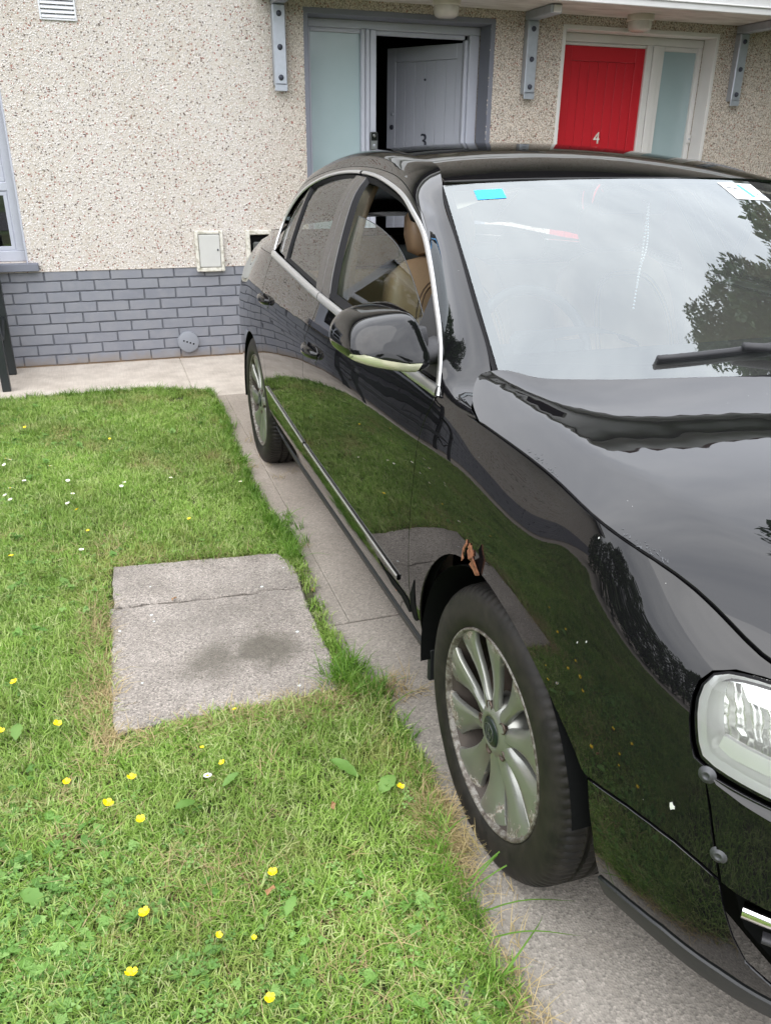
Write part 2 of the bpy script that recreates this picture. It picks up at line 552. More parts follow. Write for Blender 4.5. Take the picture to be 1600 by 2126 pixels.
t = NT('flaking_rust')
n = t.noise(t.obj(), 90, 5)
t.set(col=t.ramp(n, [(0.3, (0.06, 0.022, 0.012)), (0.5, (0.22, 0.085, 0.04)), (0.75, (0.32, 0.15, 0.085))]), rough=0.9, normal=t.bump(n, 0.8, 0.003))
M['rust'] = t.m
M['washer'] = plain('dull_zinc', (0.075, 0.078, 0.082), 0.5, 0.5, 0.3, 200)
M['blue'] = plain('bright_blue_sticker', (0.0, 0.36, 0.86), 0.5)
M['paper'] = plain('white_paper_disc', (0.82, 0.84, 0.84), 0.7)
M['teal'] = plain('teal_print', (0.10, 0.60, 0.62), 0.7)
M['ink'] = plain('dark_print', (0.06, 0.07, 0.08), 0.7)
M['beads'] = plain('white_beads', (0.85, 0.86, 0.88), 0.25)

# house
t = NT('cream_pebble_dash')
o = t.pos()
x = t.sep(o)
side = t.ramp(t.math('MULTIPLY_ADD', x[0], 1.6, -2.55), [(0.0, 0.0), (1.0, 1.0)])
vd = t.voro(o, 105)
vc = t.sep(t.voro(o, 105, out='Color'))
body = t.mix(side, (0.67, 0.628, 0.603), (0.57, 0.51, 0.44))
body = t.mix(t.ramp(vc[1], [(0.0, 0.0), (1.0, 1.0)]), body, (0.66, 0.63, 0.59))
spot = t.ramp(vc[0], [(0.935, 0.0), (0.94, 1.0)], 'CONSTANT')
dark = t.mix(t.ramp(vc[2], [(0.5, 0.0), (0.52, 1.0)]), (0.13, 0.10, 0.09), (0.30, 0.12, 0.10))
gap = t.ramp(vd, [(0.30, 0.0), (0.62, 1.0)])
gapc = t.mix(side, (0.50, 0.45, 0.39), (0.25, 0.205, 0.155))
c = t.mix(t.math('MULTIPLY', gap, 0.75), body, gapc)
c = t.mix(spot, c, dark)
stain = t.ramp(t.noise(t.mapping(o, (2.2, 1, 0.6)), 1.7, 5, 0.6), [(0.40, 0.0), (0.75, 1.0)])
c = t.mix(t.math('MULTIPLY', stain, 0.35), c, (0.42, 0.35, 0.26))
t.set(col=c, rough=0.85, normal=t.bump(vd, -0.9, 0.006))
M['dash_wall'] = t.m
t = NT('dash_pebble')
oi = t.n.new('ShaderNodeObjectInfo')
x = t.sep(t.pos())
side = t.ramp(t.math('MULTIPLY_ADD', x[0], 1.6, -2.55), [(0.0, 0.0), (1.0, 1.0)])
white = t.ramp(oi.outputs['Random'], [(0.0, (0.74, 0.70, 0.675)), (0.35, (0.64, 0.61, 0.59)), (0.70, (0.77, 0.745, 0.725)), (0.90, (0.55, 0.48, 0.42)),
                                     (0.925, (0.36, 0.17, 0.14)), (0.955, (0.15, 0.12, 0.11)), (0.985, (0.25, 0.19, 0.15))], 'CONSTANT')
t.set(col=t.mix(t.math('MULTIPLY', side, 0.6), white, t.mix(0.8, white, (0.86, 0.74, 0.57), 'MULTIPLY')), rough=0.75)
M['pebble'] = t.m
t = NT('grey_painted_brick')
o = t.pos()
oi = t.n.new('ShaderNodeObjectInfo')
c = t.mix(oi.outputs['Random'], (0.205, 0.215, 0.25), (0.235, 0.245, 0.28))
c = t.mix(t.ramp(t.noise(o, 9, 6, 0.6), [(0.4, 0.0), (0.75, 1.0)]), c, (0.26, 0.265, 0.29))
z = t.sep(o)[2]
dirt = t.math('MULTIPLY', t.ramp(t.math('ADD', t.math('MULTIPLY', z, 4.0), t.math('MULTIPLY', t.noise(o, 14, 4), 0.6)), [(0.30, 1.0), (0.62, 0.0)]), 0.6)
c = t.mix(dirt, c, (0.26, 0.21, 0.16))
t.set(col=c, rough=0.62, spec=0.4, normal=t.bump(t.noise(o, 70, 5, 0.6), 0.35, 0.004))
M['brick'] = t.m
t = NT('grey_painted_mortar')
o = t.pos()
z = t.sep(o)[2]
dirt = t.ramp(t.math('ADD', z, t.math('MULTIPLY', t.noise(o, 14, 4), 0.06)), [(0.035, 1.0), (0.07, 0.0)])
t.set(col=t.mix(dirt, (0.130, 0.137, 0.160), (0.24, 0.17, 0.11)), rough=0.8, normal=t.bump(t.noise(o, 120, 4), 0.5, 0.004))
M['mortar'] = t.m
M['greypaint'] = plain('blue_grey_gloss_paint', (0.38, 0.40, 0.46), 0.32, 0, 0.04, 12, 0.02)
M['greydark'] = plain('dark_grey_masonry_paint', (0.175, 0.185, 0.225), 0.6, 0, 0.08, 18, 0.1)
M['greyframe'] = plain('pale_grey_frame_paint', (0.46, 0.48, 0.55), 0.35, 0, 0.05, 14, 0.02)
M['greydoor'] = plain('grey_door_paint', (0.42, 0.44, 0.50), 0.35, 0, 0.04, 10, 0.02)
M['reddoor'] = plain('red_door_paint', (0.50, 0.016, 0.027), 0.35, 0, 0.06, 8, 0.02)
M['whiteframe'] = plain('white_frame_paint', (0.66, 0.65, 0.63), 0.4, 0, 0.05, 10, 0.03)
M['galv'] = plain('galvanised_steel', (0.42, 0.45, 0.50), 0.45, 0.55, 0.18, 25)
M['bolt'] = plain('dark_bolt', (0.045, 0.05, 0.07), 0.5, 0.3)
M['fascia'] = plain('white_fascia_board', (0.74, 0.74, 0.74), 0.35, 0, 0.06, 6)
t = NT('weathered_soffit')
o = t.pos()
t.set(col=t.ramp(t.noise(t.mapping(o, (1, 4, 1)), 3, 6, 0.65), [(0.3, (0.40, 0.37, 0.33)), (0.55, (0.60, 0.57, 0.53)), (0.8, (0.68, 0.66, 0.62))]), rough=0.7)
M['soffit'] = t.m
t = NT('frosted_glass')
o = t.pos()
t.set(col=t.mix(t.noise(o, 2.5, 3), (0.30, 0.40, 0.42), (0.40, 0.50, 0.52)), rough=0.22, spec=0.5, coat=0.3, coatr=0.05)
M['frost'] = t.m
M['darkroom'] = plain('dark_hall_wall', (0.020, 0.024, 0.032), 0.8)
M['lampshade'] = plain('cream_lamp_plastic', (0.62, 0.58, 0.50), 0.35, 0, 0.06, 20)
M['lampclear'] = plain('grimy_lamp_diffuser', (0.50, 0.46, 0.41), 0.2, 0, 0.15, 30)
t = NT('flaked_white_paint')
o = t.obj()
t.set(col=t.ramp(t.noise(o, 34, 6, 0.65), [(0.36, (0.42, 0.40, 0.33)), (0.47, (0.66, 0.64, 0.57)), (0.62, (0.74, 0.72, 0.66))]), rough=0.55, normal=t.bump(t.noise(o, 34, 6, 0.65), 0.2, 0.004))
M['meterframe'] = t.m
M['meterdoor'] = plain('grey_white_door', (0.56, 0.56, 0.54), 0.5, 0, 0.05, 18)
M['ventwhite'] = plain('white_vent_plastic', (0.72, 0.73, 0.76), 0.45, 0, 0.05, 20)
t = NT('grey_painted_cap')
o = t.obj()
ch = t.math('MULTIPLY', t.ramp(t.noise(o, 45, 4, 0.6, 1.5), [(0.60, 0.0), (0.62, 1.0)]), t.ramp(t.sep(o)[2], [(0.49, 0.0), (0.53, 1.0)]))
t.set(col=t.mix(t.math('MULTIPLY', ch, 0.8), (0.25, 0.265, 0.30), (0.66, 0.66, 0.66)), rough=0.5)
M['drain'] = t.m
M['winglass'] = glassmat('window_pane', 1.9, (0.55, 0.58, 0.60))
M['fabric'] = plain('brown_cushion', (0.13, 0.10, 0.085), 0.9, 0, 0.3, 30)
M['curtain'] = plain('grey_curtain', (0.16, 0.17, 0.18), 0.9)
M['benchblack'] = plain('black_painted_metal', (0.016, 0.02, 0.022), 0.4, 0, 0.2, 30)
t = NT('brown_roof_tile')
oi = t.n.new('ShaderNodeObjectInfo')
o = t.pos()
t.set(col=t.mix(t.noise(o, 3, 5), (0.05, 0.03, 0.026), (0.11, 0.065, 0.05)), rough=0.75)
M['tile'] = t.m
M['redbrick'] = plain('dark_red_brick', (0.10, 0.045, 0.035), 0.85, 0, 0.3, 14, 0.2)
M['eave'] = plain('brown_eaves_board', (0.045, 0.035, 0.03), 0.7)

# ground
t = NT('drive_concrete')
o = t.pos()
y = t.sep(o)[1]
big = t.noise(o, 1.6, 5, 0.6)
mid = t.noise(o, 11, 5, 0.6)
sp = t.voro(o, 190)
spc = t.sep(t.voro(o, 190, out='Color'))
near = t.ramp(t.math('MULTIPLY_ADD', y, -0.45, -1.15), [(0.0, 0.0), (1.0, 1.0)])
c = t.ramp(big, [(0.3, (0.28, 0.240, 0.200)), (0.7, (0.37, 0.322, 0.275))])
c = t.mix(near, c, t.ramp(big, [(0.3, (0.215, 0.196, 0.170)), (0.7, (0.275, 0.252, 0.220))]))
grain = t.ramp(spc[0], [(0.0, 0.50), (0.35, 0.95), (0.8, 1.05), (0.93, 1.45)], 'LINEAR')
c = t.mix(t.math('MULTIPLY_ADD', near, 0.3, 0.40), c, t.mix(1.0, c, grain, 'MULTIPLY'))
c = t.mix(t.math('MULTIPLY', t.ramp(mid, [(0.52, 0.0), (0.72, 1.0)]), 0.35), c, (0.22, 0.195, 0.165))
t.set(col=c, rough=0.88, normal=t.bump(t.math('ADD', t.math('MULTIPLY', mid, 0.4), sp), 0.35, 0.004))
M['drive'] = t.m
t = NT('path_concrete')
o = t.pos()
br = t.noise(t.mapping(o, (60, 3, 1)), 2, 4, 0.6)
mid = t.noise(o, 5, 6, 0.65)
c = t.ramp(mid, [(0.3, (0.40, 0.35, 0.30)), (0.55, (0.52, 0.465, 0.405)), (0.75, (0.60, 0.545, 0.48))])
c = t.mix(0.5, c, t.mix(1.0, c, t.ramp(br, [(0.3, 0.8), (0.7, 1.12)]), 'MULTIPLY'))
spk = t.ramp(t.voro(o, 38), [(0.07, 1.0), (0.11, 0.0)])
spk = t.math('MULTIPLY', spk, t.ramp(t.noise(o, 6, 2), [(0.5, 0.0), (0.6, 1.0)]))
c = t.mix(t.math('MULTIPLY', spk, 0.7), c, (0.25, 0.22, 0.19))
t.set(col=c, rough=0.88, normal=t.bump(t.math('ADD', br, t.noise(o, 90, 4)), 0.3, 0.004))
M['path'] = t.m
t = NT('weathered_slab')
o = t.pos()
sp = t.voro(o, 240); spc = t.sep(t.voro(o, 240, out='Color'))
big = t.noise(o, 5, 6, 0.6)
c = t.ramp(big, [(0.3, (0.21, 0.187, 0.163)), (0.7, (0.325, 0.292, 0.260))])
c = t.mix(1.0, c, t.ramp(spc[0], [(0.0, 0.45), (0.3, 0.9), (0.75, 1.05), (0.95, 1.5)]), 'MULTIPLY')
lich = t.math('MULTIPLY', t.ramp(t.voro(o, 18), [(0.085, 1.0), (0.105, 0.0)]), t.ramp(t.sep(t.voro(o, 18, out='Color'))[0], [(0.70, 0.0), (0.72, 1.0)], 'CONSTANT'))
c = t.mix(lich, c, (0.66, 0.72, 0.72))
# damp stains
def blob(cx, cy, r):
    v = t.n.new('ShaderNodeVectorMath'); v.operation = 'DISTANCE'
    t.lk(t.mapping(o, (1, 1, 0)), v.inputs[0]); v.inputs[1].default_value = (cx, cy, 0)
    return t.math('ADD', t.math('DIVIDE', v.outputs['Value'], r), t.math('MULTIPLY_ADD', t.noise(o, 13, 5, 0.65), 1.5, -0.75))
b1 = t.ramp(blob(0.875, -4.20, 0.135), [(0.35, 1.0), (1.0, 0.0)])
b2 = t.ramp(blob(0.715, -4.23, 0.125), [(0.30, 0.85), (1.0, 0.0)])
st = t.math('MULTIPLY', t.math('MAXIMUM', b1, b2), 0.80)
c = t.mix(t.math('MULTIPLY', t.ramp(t.noise(o, 2.2, 5, 0.6), [(0.45, 0.0), (0.7, 1.0)]), 0.35), c, (0.12, 0.11, 0.095))
c = t.mix(st, c, (0.085, 0.076, 0.058))
t.set(col=c, rough=0.9, normal=t.bump(t.math('ADD', sp, t.math('MULTIPLY', big, 0.5)), 0.5, 0.005))
M['slab'] = t.m
t = NT('lawn_soil')
o = t.pos()
t.set(col=t.ramp(t.noise(o, 9, 6), [(0.35, (0.045, 0.050, 0.018)), (0.65, (0.085, 0.095, 0.03))]), rough=0.95, normal=t.bump(t.noise(o, 60, 5), 0.8, 0.02))
M['soil'] = t.m
t = NT('far_ground')
o = t.pos()
t.set(col=t.ramp(t.noise(o, 0.6, 6), [(0.35, (0.045, 0.075, 0.02)), (0.65, (0.08, 0.12, 0.03))]), rough=0.95)
M['far'] = t.m
M['asphalt'] = plain('road_asphalt', (0.055, 0.055, 0.058), 0.9, 0, 0.25, 40, 0.3)

def leafmat(name, stops, dry=0.0, trans=0.35, rough=0.45, dryscale=2.2):
    t = NT(name)
    oi = t.n.new('ShaderNodeObjectInfo')
    o = t.pos()
    r = t.math('FRACT', t.math('ADD', oi.outputs['Random'], t.math('MULTIPLY', t.noise(o, 40, 2), 0.6)))
    c = t.ramp(r, stops)
    c = t.mix(1.0, c, t.ramp(t.noise(o, 1.7, 4, 0.6), [(0.3, 0.78), (0.7, 1.2)]), 'MULTIPLY')
    if dry:
        d = t.ramp(t.noise(o, dryscale, 5, 0.65), [(0.53, 0.0), (0.70, 1.0)])
        sel = t.ramp(t.math('FRACT', t.math('MULTIPLY', oi.outputs['Random'], 7.31)), [(0.40, 1.0), (0.75, 0.0)])
        c = t.mix(t.math('MULTIPLY', t.math('MULTIPLY', d, sel), dry), c, (0.36, 0.29, 0.13))
    t.set(col=c, rough=rough, spec=0.3)
    tr = t.n.new('ShaderNodeBsdfTranslucent'); t.lk(c, tr.inputs['Color'])
    m = t.n.new('ShaderNodeMixShader'); m.inputs[0].default_value = trans
    t.lk(t.b.outputs[0], m.inputs[1]); t.lk(tr.outputs[0], m.inputs[2]); t.lk(m.outputs[0], t.out.inputs['Surface'])
    return t.m
M['grass'] = leafmat('lawn_grass', [(0.0, (0.135, 0.250, 0.035)), (0.35, (0.235, 0.385, 0.065)), (0.75, (0.345, 0.470, 0.125)), (1.0, (0.48, 0.53, 0.25))], 0.95)
M['lush'] = leafmat('long_grass', [(0.0, (0.085, 0.20, 0.022)), (1.0, (0.18, 0.33, 0.045))], 0.0)
M['straw'] = leafmat('dry_grass', [(0.0, (0.34, 0.26, 0.13)), (0.5, (0.46, 0.36, 0.20)), (1.0, (0.30, 0.25, 0.10))], 0.0, 0.2, 0.7)
M['clover'] = leafmat('clover_leaf', [(0.0, (0.10, 0.22, 0.045)), (0.6, (0.17, 0.32, 0.07)), (1.0, (0.24, 0.39, 0.115))], 0.0, 0.3)
M['weed'] = leafmat('broad_leaf', [(0.0, (0.12, 0.25, 0.05)), (1.0, (0.17, 0.30, 0.07))], 0.0, 0.3)
M['yellow'] = plain('buttercup_yellow', (0.90, 0.66, 0.008), 0.25)
M['yellowdeep'] = plain('stamen_orange', (0.75, 0.40, 0.01), 0.6)
M['petalwhite'] = plain('daisy_white', (0.85, 0.85, 0.86), 0.5)
M['stem'] = plain('flower_stem', (0.10, 0.19, 0.035), 0.5)
M['deadleaf'] = plain('dead_leaf', (0.30, 0.17, 0.08), 0.8, 0, 0.3, 60)
M['tree'] = leafmat('tree_leaf', [(0.0, (0.022, 0.052, 0.012)), (0.6, (0.040, 0.085, 0.018)), (1.0, (0.075, 0.13, 0.03))], 0.0, 0.25)
M['conifer'] = leafmat('conifer_spray', [(0.0, (0.035, 0.095, 0.022)), (0.6, (0.070, 0.150, 0.035)), (1.0, (0.14, 0.24, 0.06))], 0.0, 0.2)
M['bark'] = plain('bark', (0.09, 0.07, 0.05), 0.9, 0, 0.3, 12, 0.4)
# ------------------------------------------------------------------ the car (own frame: front axle at 0, nose to -y, its right side at -x)
CAR_X, CAR_Y, CAR_R = 2.0985, -5.080, 0.005
car = empty('parked_car', (CAR_X, CAR_Y, 0.0), CAR_R, 'black saloon car with rusted wheel arch and half-lowered front window on the concrete drive', 'car')

PL = np.array([(0, 3.80), (-.5, 3.76), (-.72, 3.66), (-.82, 3.5), (-.872, 3.2), (-.898, 2.8), (-.907, 2.3), (-.910, 1.6), (-.910, 1.0), (-.909, .5),
               (-.907, .0), (-.899, -.28), (-.877, -.44), (-.845, -.55), (-.79, -.645), (-.70, -.735), (-.55, -.82), (-.3, -.90), (0, -.93)])[::-1]
PS = np.r_[0, np.cumsum(np.linalg.norm(np.diff(PL, axis=0), axis=1))]
PS = PS-np.interp(0.5, PL[4:14, 1], PS[4:14])+0.5          # s equals y along the flank
def plan(s):
    return cubic(PS, PL, s)
ZK = np.array([.17, .25, .33, .41, .50, .60, .68, .75, .80, .84, .87, .90, .93, .96, 1.0, 1.05, 1.1])
SK = np.array([-1.54, -.97, -.80, -.67, -.55, -.37, -.15, .15, .45, 1.0, 1.6, 2.3, 2.8, 3.3, 3.75])
DOOR = [.085, .050, .019, .006, .002, .000, .000, .002, .005, .010, .017, .025, .033, .042, .056, .073, .093]
RDOOR = [.085, .050, .019, .006, .002, .000, .000, .002, .005, .009, .014, .020, .026, .033, .043, .058, .077]
REAR = [.10, .060, .022, .006, .001, .000, .001, .004, .009, .014, .019, .025, .033, .043, .060, .088, .125]
REAR2 = [.10, .060, .022, .006, .001, .000, .002, .009, .018, .028, .038, .051, .067, .087, .120, .175, .25]
DT = np.array([
    [.06, .015, .002, .0, .006, .025, .05, .09, .13, .18, .23, .29, .36, .44, .55, .7, .85],
    [.06, .018, .003, .0, .005, .020, .04, .075, .11, .15, .20, .25, .31, .38, .48, .6, .75],
    [.065, .022, .004, .0, .003, .012, .028, .055, .085, .125, .17, .22, .28, .34, .43, .55, .7],
    [.072, .030, .007, .0, .001, .006, .017, .040, .070, .108, .145, .19, .24, .30, .38, .48, .6],
    [.080, .040, .012, .001, .000, .002, .009, .025, .050, .084, .118, .158, .205, .26, .33, .42, .53],
    [.085, .045, .016, .004, .001, .000, .003, .010, .020, .032, .043, .058, .080, .115, .17, .25, .34],
    [.085, .047, .018, .005, .001, .000, .001, .005, .011, .020, .029, .040, .055, .080, .125, .19, .27],
    [.085, .049, .019, .006, .002, .000, .000, .003, .008, .014, .021, .030, .040, .053, .080, .12, .17],
    DOOR, DOOR, [(2*a+b)/3 for a, b in zip(DOOR, RDOOR)], RDOOR, REAR, REAR2, REAR2])
def shell(uv, off=0.0):
    s, z = uv[:, 0], uv[:, 1]
    p = plan(s)
    T = (plan(s+.004)-plan(s-.004)); T /= np.linalg.norm(T, axis=1)[:, None]
    N = np.c_[-T[:, 1], T[:, 0]]
    d = (csw(SK, s)*(csw(ZK, z)@DT.T)).sum(1)-off
    return np.c_[p-N*d[:, None], z]
def sh(s, z, off=0.0):
    return shell(np.array([[s, z]]), off)[0]

# flank height of the glass line and the shut lines, read off the photograph
XZ = np.array([.80, .965, 1.05, 1.12, 1.2, 1.28, 1.35, 1.39, 1.42, 1.5]); XX = np.array([.90, .865, .843, .815, .778, .737, .690, .645, .60, .45])
def sidex(z): return np.interp(z, XZ, XX)*0+cubic(XZ, XX, z)
def sideglass(off):
    def fm(uv):
        y, z = uv[:, 0], uv[:, 1]
        taper = np.where(y > 2.2, (y-2.2)**2*0.10, 0)
        return np.c_[-(sidex(z)-off-taper), y, z]
    return fm
ARC = np.array([(.380, .955), (.389, .975), (.413, 1.026), (.463, 1.078), (.540, 1.127), (.621, 1.175), (.714, 1.224), (.821, 1.272), (.941, 1.308), (1.081, 1.342), (1.272, 1.370),
                (1.494, 1.391), (1.744, 1.401), (1.948, 1.396), (2.126, 1.373), (2.25, 1.335), (2.345, 1.28), (2.395, 1.211), (2.395, 1.14), (2.366, 1.066)])
BELT = np.array([(.390, .966), (.593, .968), (.9, .980), (1.233, .997), (1.546, 1.010), (1.923, 1.033), (2.366, 1.060)])
def belt(y): return cubic(BELT[:, 0], BELT[:, 1], y)
SHUT = [(.42, .9635), (.380, .962), (.163, .952), (-.001, .942), (-.151, .932), (-.285, .9195), (-.371, .904), (-.437, .884), (-.495, .862), (-.560, .838), (-.618, .819), (-.672, .807)]
shut = curve(np.array(SHUT[1:]), 30)
def inset_poly(poly, d):
    poly = np.asarray(poly, float)
    e0 = poly-np.roll(poly, 1, 0); e1 = np.roll(poly, -1, 0)-poly
    def nrm(e):
        n = np.c_[-e[:, 1], e[:, 0]]; return n/(np.linalg.norm(n, axis=1)[:, None]+1e-12)
    n = nrm(e0)+nrm(e1); n /= np.linalg.norm(n, axis=1)[:, None]+1e-9
    area = (poly[:, 0]*np.roll(poly[:, 1], -1)-np.roll(poly[:, 0], -1)*poly[:, 1]).sum()
    return poly+n*d*(1 if area > 0 else -1)

MIR = True
# --- front wing
arch_f = [(.440, .205), (.392, .215), (.380, .35), (.360, .446), (.328, .517), (.264, .593), (.196, .643), (.109, .672), (.026, .6765), (-.064, .661), (-.184, .620), (-.285, .562), (-.335, .525), (-.362, .497)]
arch_f = [tuple(p) for p in np.vstack([arch_f[:2], curve(np.array(arch_f[1:]), 34)[1:]])]
rustbite = [(.118, .671), (.113, .692), (.107, .700), (.104, .716), (.097, .708), (.091, .715), (.083, .706), (.075, .703), (.070, .707), (.062, .690), (.048, .678)]
a2 = []
for p in arch_f:
    if .046 < p[0] < .120 and p[1] > .62:
        if rustbite: a2 += rustbite; rustbite = []
        continue
    a2.append(p)
doorfront = [(.386, .9595), (.412, .90), (.424, .781), (.441, .62), (.447, .48), (.438, .315), (.440, .205)]
wing = [tuple(p) for p in shut[:-1]]+[(-.670, .799), (-.616, .801), (-.575, .800), (-.545, .790), (-.533, .772), (-.532, .750), (-.539, .716), (-.550, .685), (-.561, .665), (-.577, .659), (-.596, .603), (-.612, .55), (-.632, .485), (-.60, .497), (-.56, .508), (-.515, .511), (-.469, .509), (-.42, .501), (-.375, .493)]+a2[::-1]
wing += curve(np.array(doorfront[::-1]), 24)[1:-1].tolist()
wing = inset_poly(wing, .0018)
panel('front_wing', wing, shell, M['paint'], car, -1, .022, mirror=MIR)
# --- doors
midshut = [(1.492, 1.006), (1.515, .935), (1.562, .872), (1.581, .745), (1.578, .668), (1.582, .472), (1.580, .272)]
ms = curve(np.array(midshut), 24)
df = curve(np.array(doorfront[:-1]), 24); df = df[df[:, 1] > .272]
bt = np.linspace(.40, 1.488, 18)
fd = [(y, belt(y)[0]-.012) for y in bt]+[tuple(p) for p in ms[1:]]+[(.436, .272)]+[tuple(p) for p in df[::-1][:-1]]
front_door = panel('front_door', inset_poly(fd, .002), shell, M['paint'], car, -1, .025, mirror=MIR)
reardoor_edge = curve(np.array([(2.352, 1.046), (2.41, .92), (2.425, .79), (2.405, .68), (2.358, .55), (2.308, .41), (2.272, .272)]), 24)
bt = np.linspace(1.492, 2.350, 14)
rd = [(y, belt(y)[0]-.012) for y in bt]+[tuple(p) for p in reardoor_edge[1:]]+[tuple(p) for p in ms[::-1][:-1]]
rear_door = panel('rear_door', inset_poly(rd, .002), shell, M['paint'], car, -1, .025, mirror=MIR)
# --- rear quarter
th = np.linspace(math.radians(8), math.radians(176), 30)
arch_r = [(2.722+.372*math.cos(a), .275+.372*math.sin(a)) for a in th]
zt = lambda s: np.interp(s, [2.3, 2.366, 2.6, 3.0, 3.4, 3.8, 4.6], [1.05, 1.056, 1.050, 1.035, 1.02, 1.01, 1.01])
rq = [(s, float(zt(s))) for s in np.linspace(2.356, 4.45, 30)]+[(4.45, .25), (3.9, .22), (3.3, .20), (3.10, .24)]+arch_r+[(2.30, .272)]+[tuple(p) for p in reardoor_edge[::-1][1:-1]]
panel('rear_quarter', inset_poly(rq, .002), shell, M['paint'], car, -1, .035, mirror=MIR)
# --- sills
sl = [(.438, .268), (1.60, .268), (2.27, .268), (2.30, .24), (2.30, .222), (.42, .222)]
panel('sill', sl, lambda uv: shell(uv, -.004), M['paint'], car, -1, .04, mirror=MIR)
sk = [(.385, .272), (.395, .224), (2.32, .224), (2.36, .27), (2.36, .20), (2.30, .165), (.45, .165), (.385, .185)]
panel('sill_trim', sk, lambda uv: shell(uv, .004), M['sillgrey'], car, -1, .04, mirror=MIR, thick=.02)
# inner shell closing the gaps
ib = [(-.3, .26), (-.30, .50), (-.3, .86), (.37, .93), (2.3, 1.0), (3.9, 1.0), (3.9, .26), (3.1, .26)]+arch_r+[(2.26, .26), (.46, .26)]+[(p[0], p[1]+.012) for p in arch_f[2:]]
panel('inner_shell', ib, lambda uv: shell(uv, -.030), M['inner'], car, -1, .06, mirror=MIR, thick=.004)

# --- bonnet: a height field bounded by the wings' shut lines
fr = [(-.69, .802), (-.80, .792), (-.97, .782), (-1.25, .775), (-1.54, .772)]
hb = np.vstack([shell(shut), shell(np.array(fr))])                      # edge in 3D from wing top to nose
hyx = np.array([.60, .40, .30, .20, .12, .026, -.12, -.23, -.34, -.40, -.55, -.70, -.85])[::-1]
XR = np.array([.77, .765, .765, .755, .752, .747, .735, .707, .683, .645, .57, .48, .40])[::-1]
ZR = np.array([1.022, 1.004, .9945, .985, .978, .9695, .9575, .9475, .929, .915, .873, .822, .775])[::-1]
so = np.argsort(hb[:, 1])
hy_, hx_, hz_ = hb[so, 1], -hb[so, 0], hb[so, 2]
RYX = [0, .15, .354, .524, .60, .674, .722, .80]; RYY = [.160, .171, .202, .231, .253, .296, .378, .42]
def bon_raw(x, y):
    ax = np.abs(x)
    xr, zr = cubic(hyx, XR, y), cubic(hyx, ZR, y)
    xe = np.maximum(np.interp(y, hy_, hx_), xr+.07); ze = np.interp(y, hy_, hz_)
    zin = zr+.005*(1-np.clip(ax/xr, 0, 1)**2)
    q = np.clip((ax-xr)/(xe-xr), 0, 1.6)
    zo = zr-(zr-ze)*(.72*q+.28*q*q)
    lift = .0150*np.clip(1+(y-np.interp(ax, RYX, RYY))/.22, 0, 1.3)**2*np.clip(1-(ax/.75)**14, 0, 1)
    return np.where(ax < xr, zin, zo)+lift
def bonnet(uv):
    x, y = uv[:, 0], uv[:, 1]; z = 0; wsum = 0
    for dx, wx in ((-.014, 1), (-.007, 2), (0, 3), (.007, 2), (.014, 1)):
        for dy, wy in ((-.04, 1), (-.02, 2), (0, 3), (.02, 2), (.04, 1)):
            z = z+wx*wy*bon_raw(x+dx, y+dy); wsum += wx*wy
    return np.c_[x, y, z/wsum+.0015]
side = hb[hb[:, 1] < .175]
rear = [(-.862, .180), (-.842, .258), (-.805, .335), (-.757, .380), (-.724, .372), (-.674, .296), (-.60, .253), (-.524, .231), (-.354, .202), (-.15, .171), (0, .160)]
rear = curve(np.array(rear), 44)
R_ = np.vstack([rear[:-1], ])
half = [tuple(p) for p in R_[::-1]]+[tuple(p[:2]) for p in side]       # centre-rear -> right side -> nose
poly = [(0, .160)]+half+[(-x, y) for x, y in half[::-1]]
poly = [p for i, p in enumerate(poly) if i == 0 or np.hypot(p[0]-poly[i-1][0], p[1]-poly[i-1][1]) > .004]
bn = panel('bonnet', inset_poly(poly, .0035), bonnet, M['paint'], car, 1, .026, thick=.012)
# flaked lacquer along the bonnet edge
mb = MB()
for s0, w in ((-.345, .07), (-.37, .05), (-.09, .06), (-.02, .05)):
    for k in range(15):
        s = s0+RNG.uniform(-.5, .5)*w
        p = sh(s, float(np.interp(-s, -shut[:, 0][::1], shut[:, 1]))); x = p[0]+.006+abs(RNG.normal())*.007; y = p[1]+RNG.uniform(-.01, .01)
        L, a = RNG.uniform(.0015, .005), RNG.uniform(0, 6.28)
        q = np.array([(x+L*math.cos(a+b)*r, y+L*math.sin(a+b)*r) for b, r in ((0, 1), (2.6, .5), (3.6, .6))])
        z = bonnet(q); mb.add(z+[0, 0, .0006], [(0, 1, 2)])
mb.build('flaked_lacquer', M['washer'], car, kind='stuff')

# --- roof
ZC = np.array([(.80, 1.375), (.9, 1.402), (1.0, 1.425), (1.2, 1.461), (1.5, 1.493), (1.8, 1.506), (2.1, 1.501), (2.4, 1.472), (2.6, 1.434), (2.75, 1.396), (2.9, 1.35)])
def roofz(x, y): return cubic(ZC[:, 0], ZC[:, 1], y)-.118*x*x
def roof(uv): return np.c_[uv, roofz(uv[:, 0], uv[:, 1])]
def wsedge(z): return np.array([-.725+(z-1.0)*.305, .40+(z-1.0)*1.711, z])
RX = np.array([(1.06, -.598), (1.2, -.555), (1.45, -.53), (1.75, -.52), (2.0, -.52), (2.3, -.525), (2.55, -.535), (2.75, -.55)])
rp_ = [(0, .915)]+[(-x, .915+.36*x*x) for x in (.1, .2, .3, .4, .5, .596)]+[(float(cubic(RX[:, 0], RX[:, 1], y)[0]), y) for y in np.linspace(1.08, 2.66, 22)]+[(-.4, 2.68), (-.2, 2.69), (0, 2.695)]
rp2 = rp_+[(-x, y) for x, y in rp_[::-1] if abs(x) > 1e-6]
panel('roof', inset_poly(rp2, .001), roof, M['paint'], car, 1, .035, thick=.008)

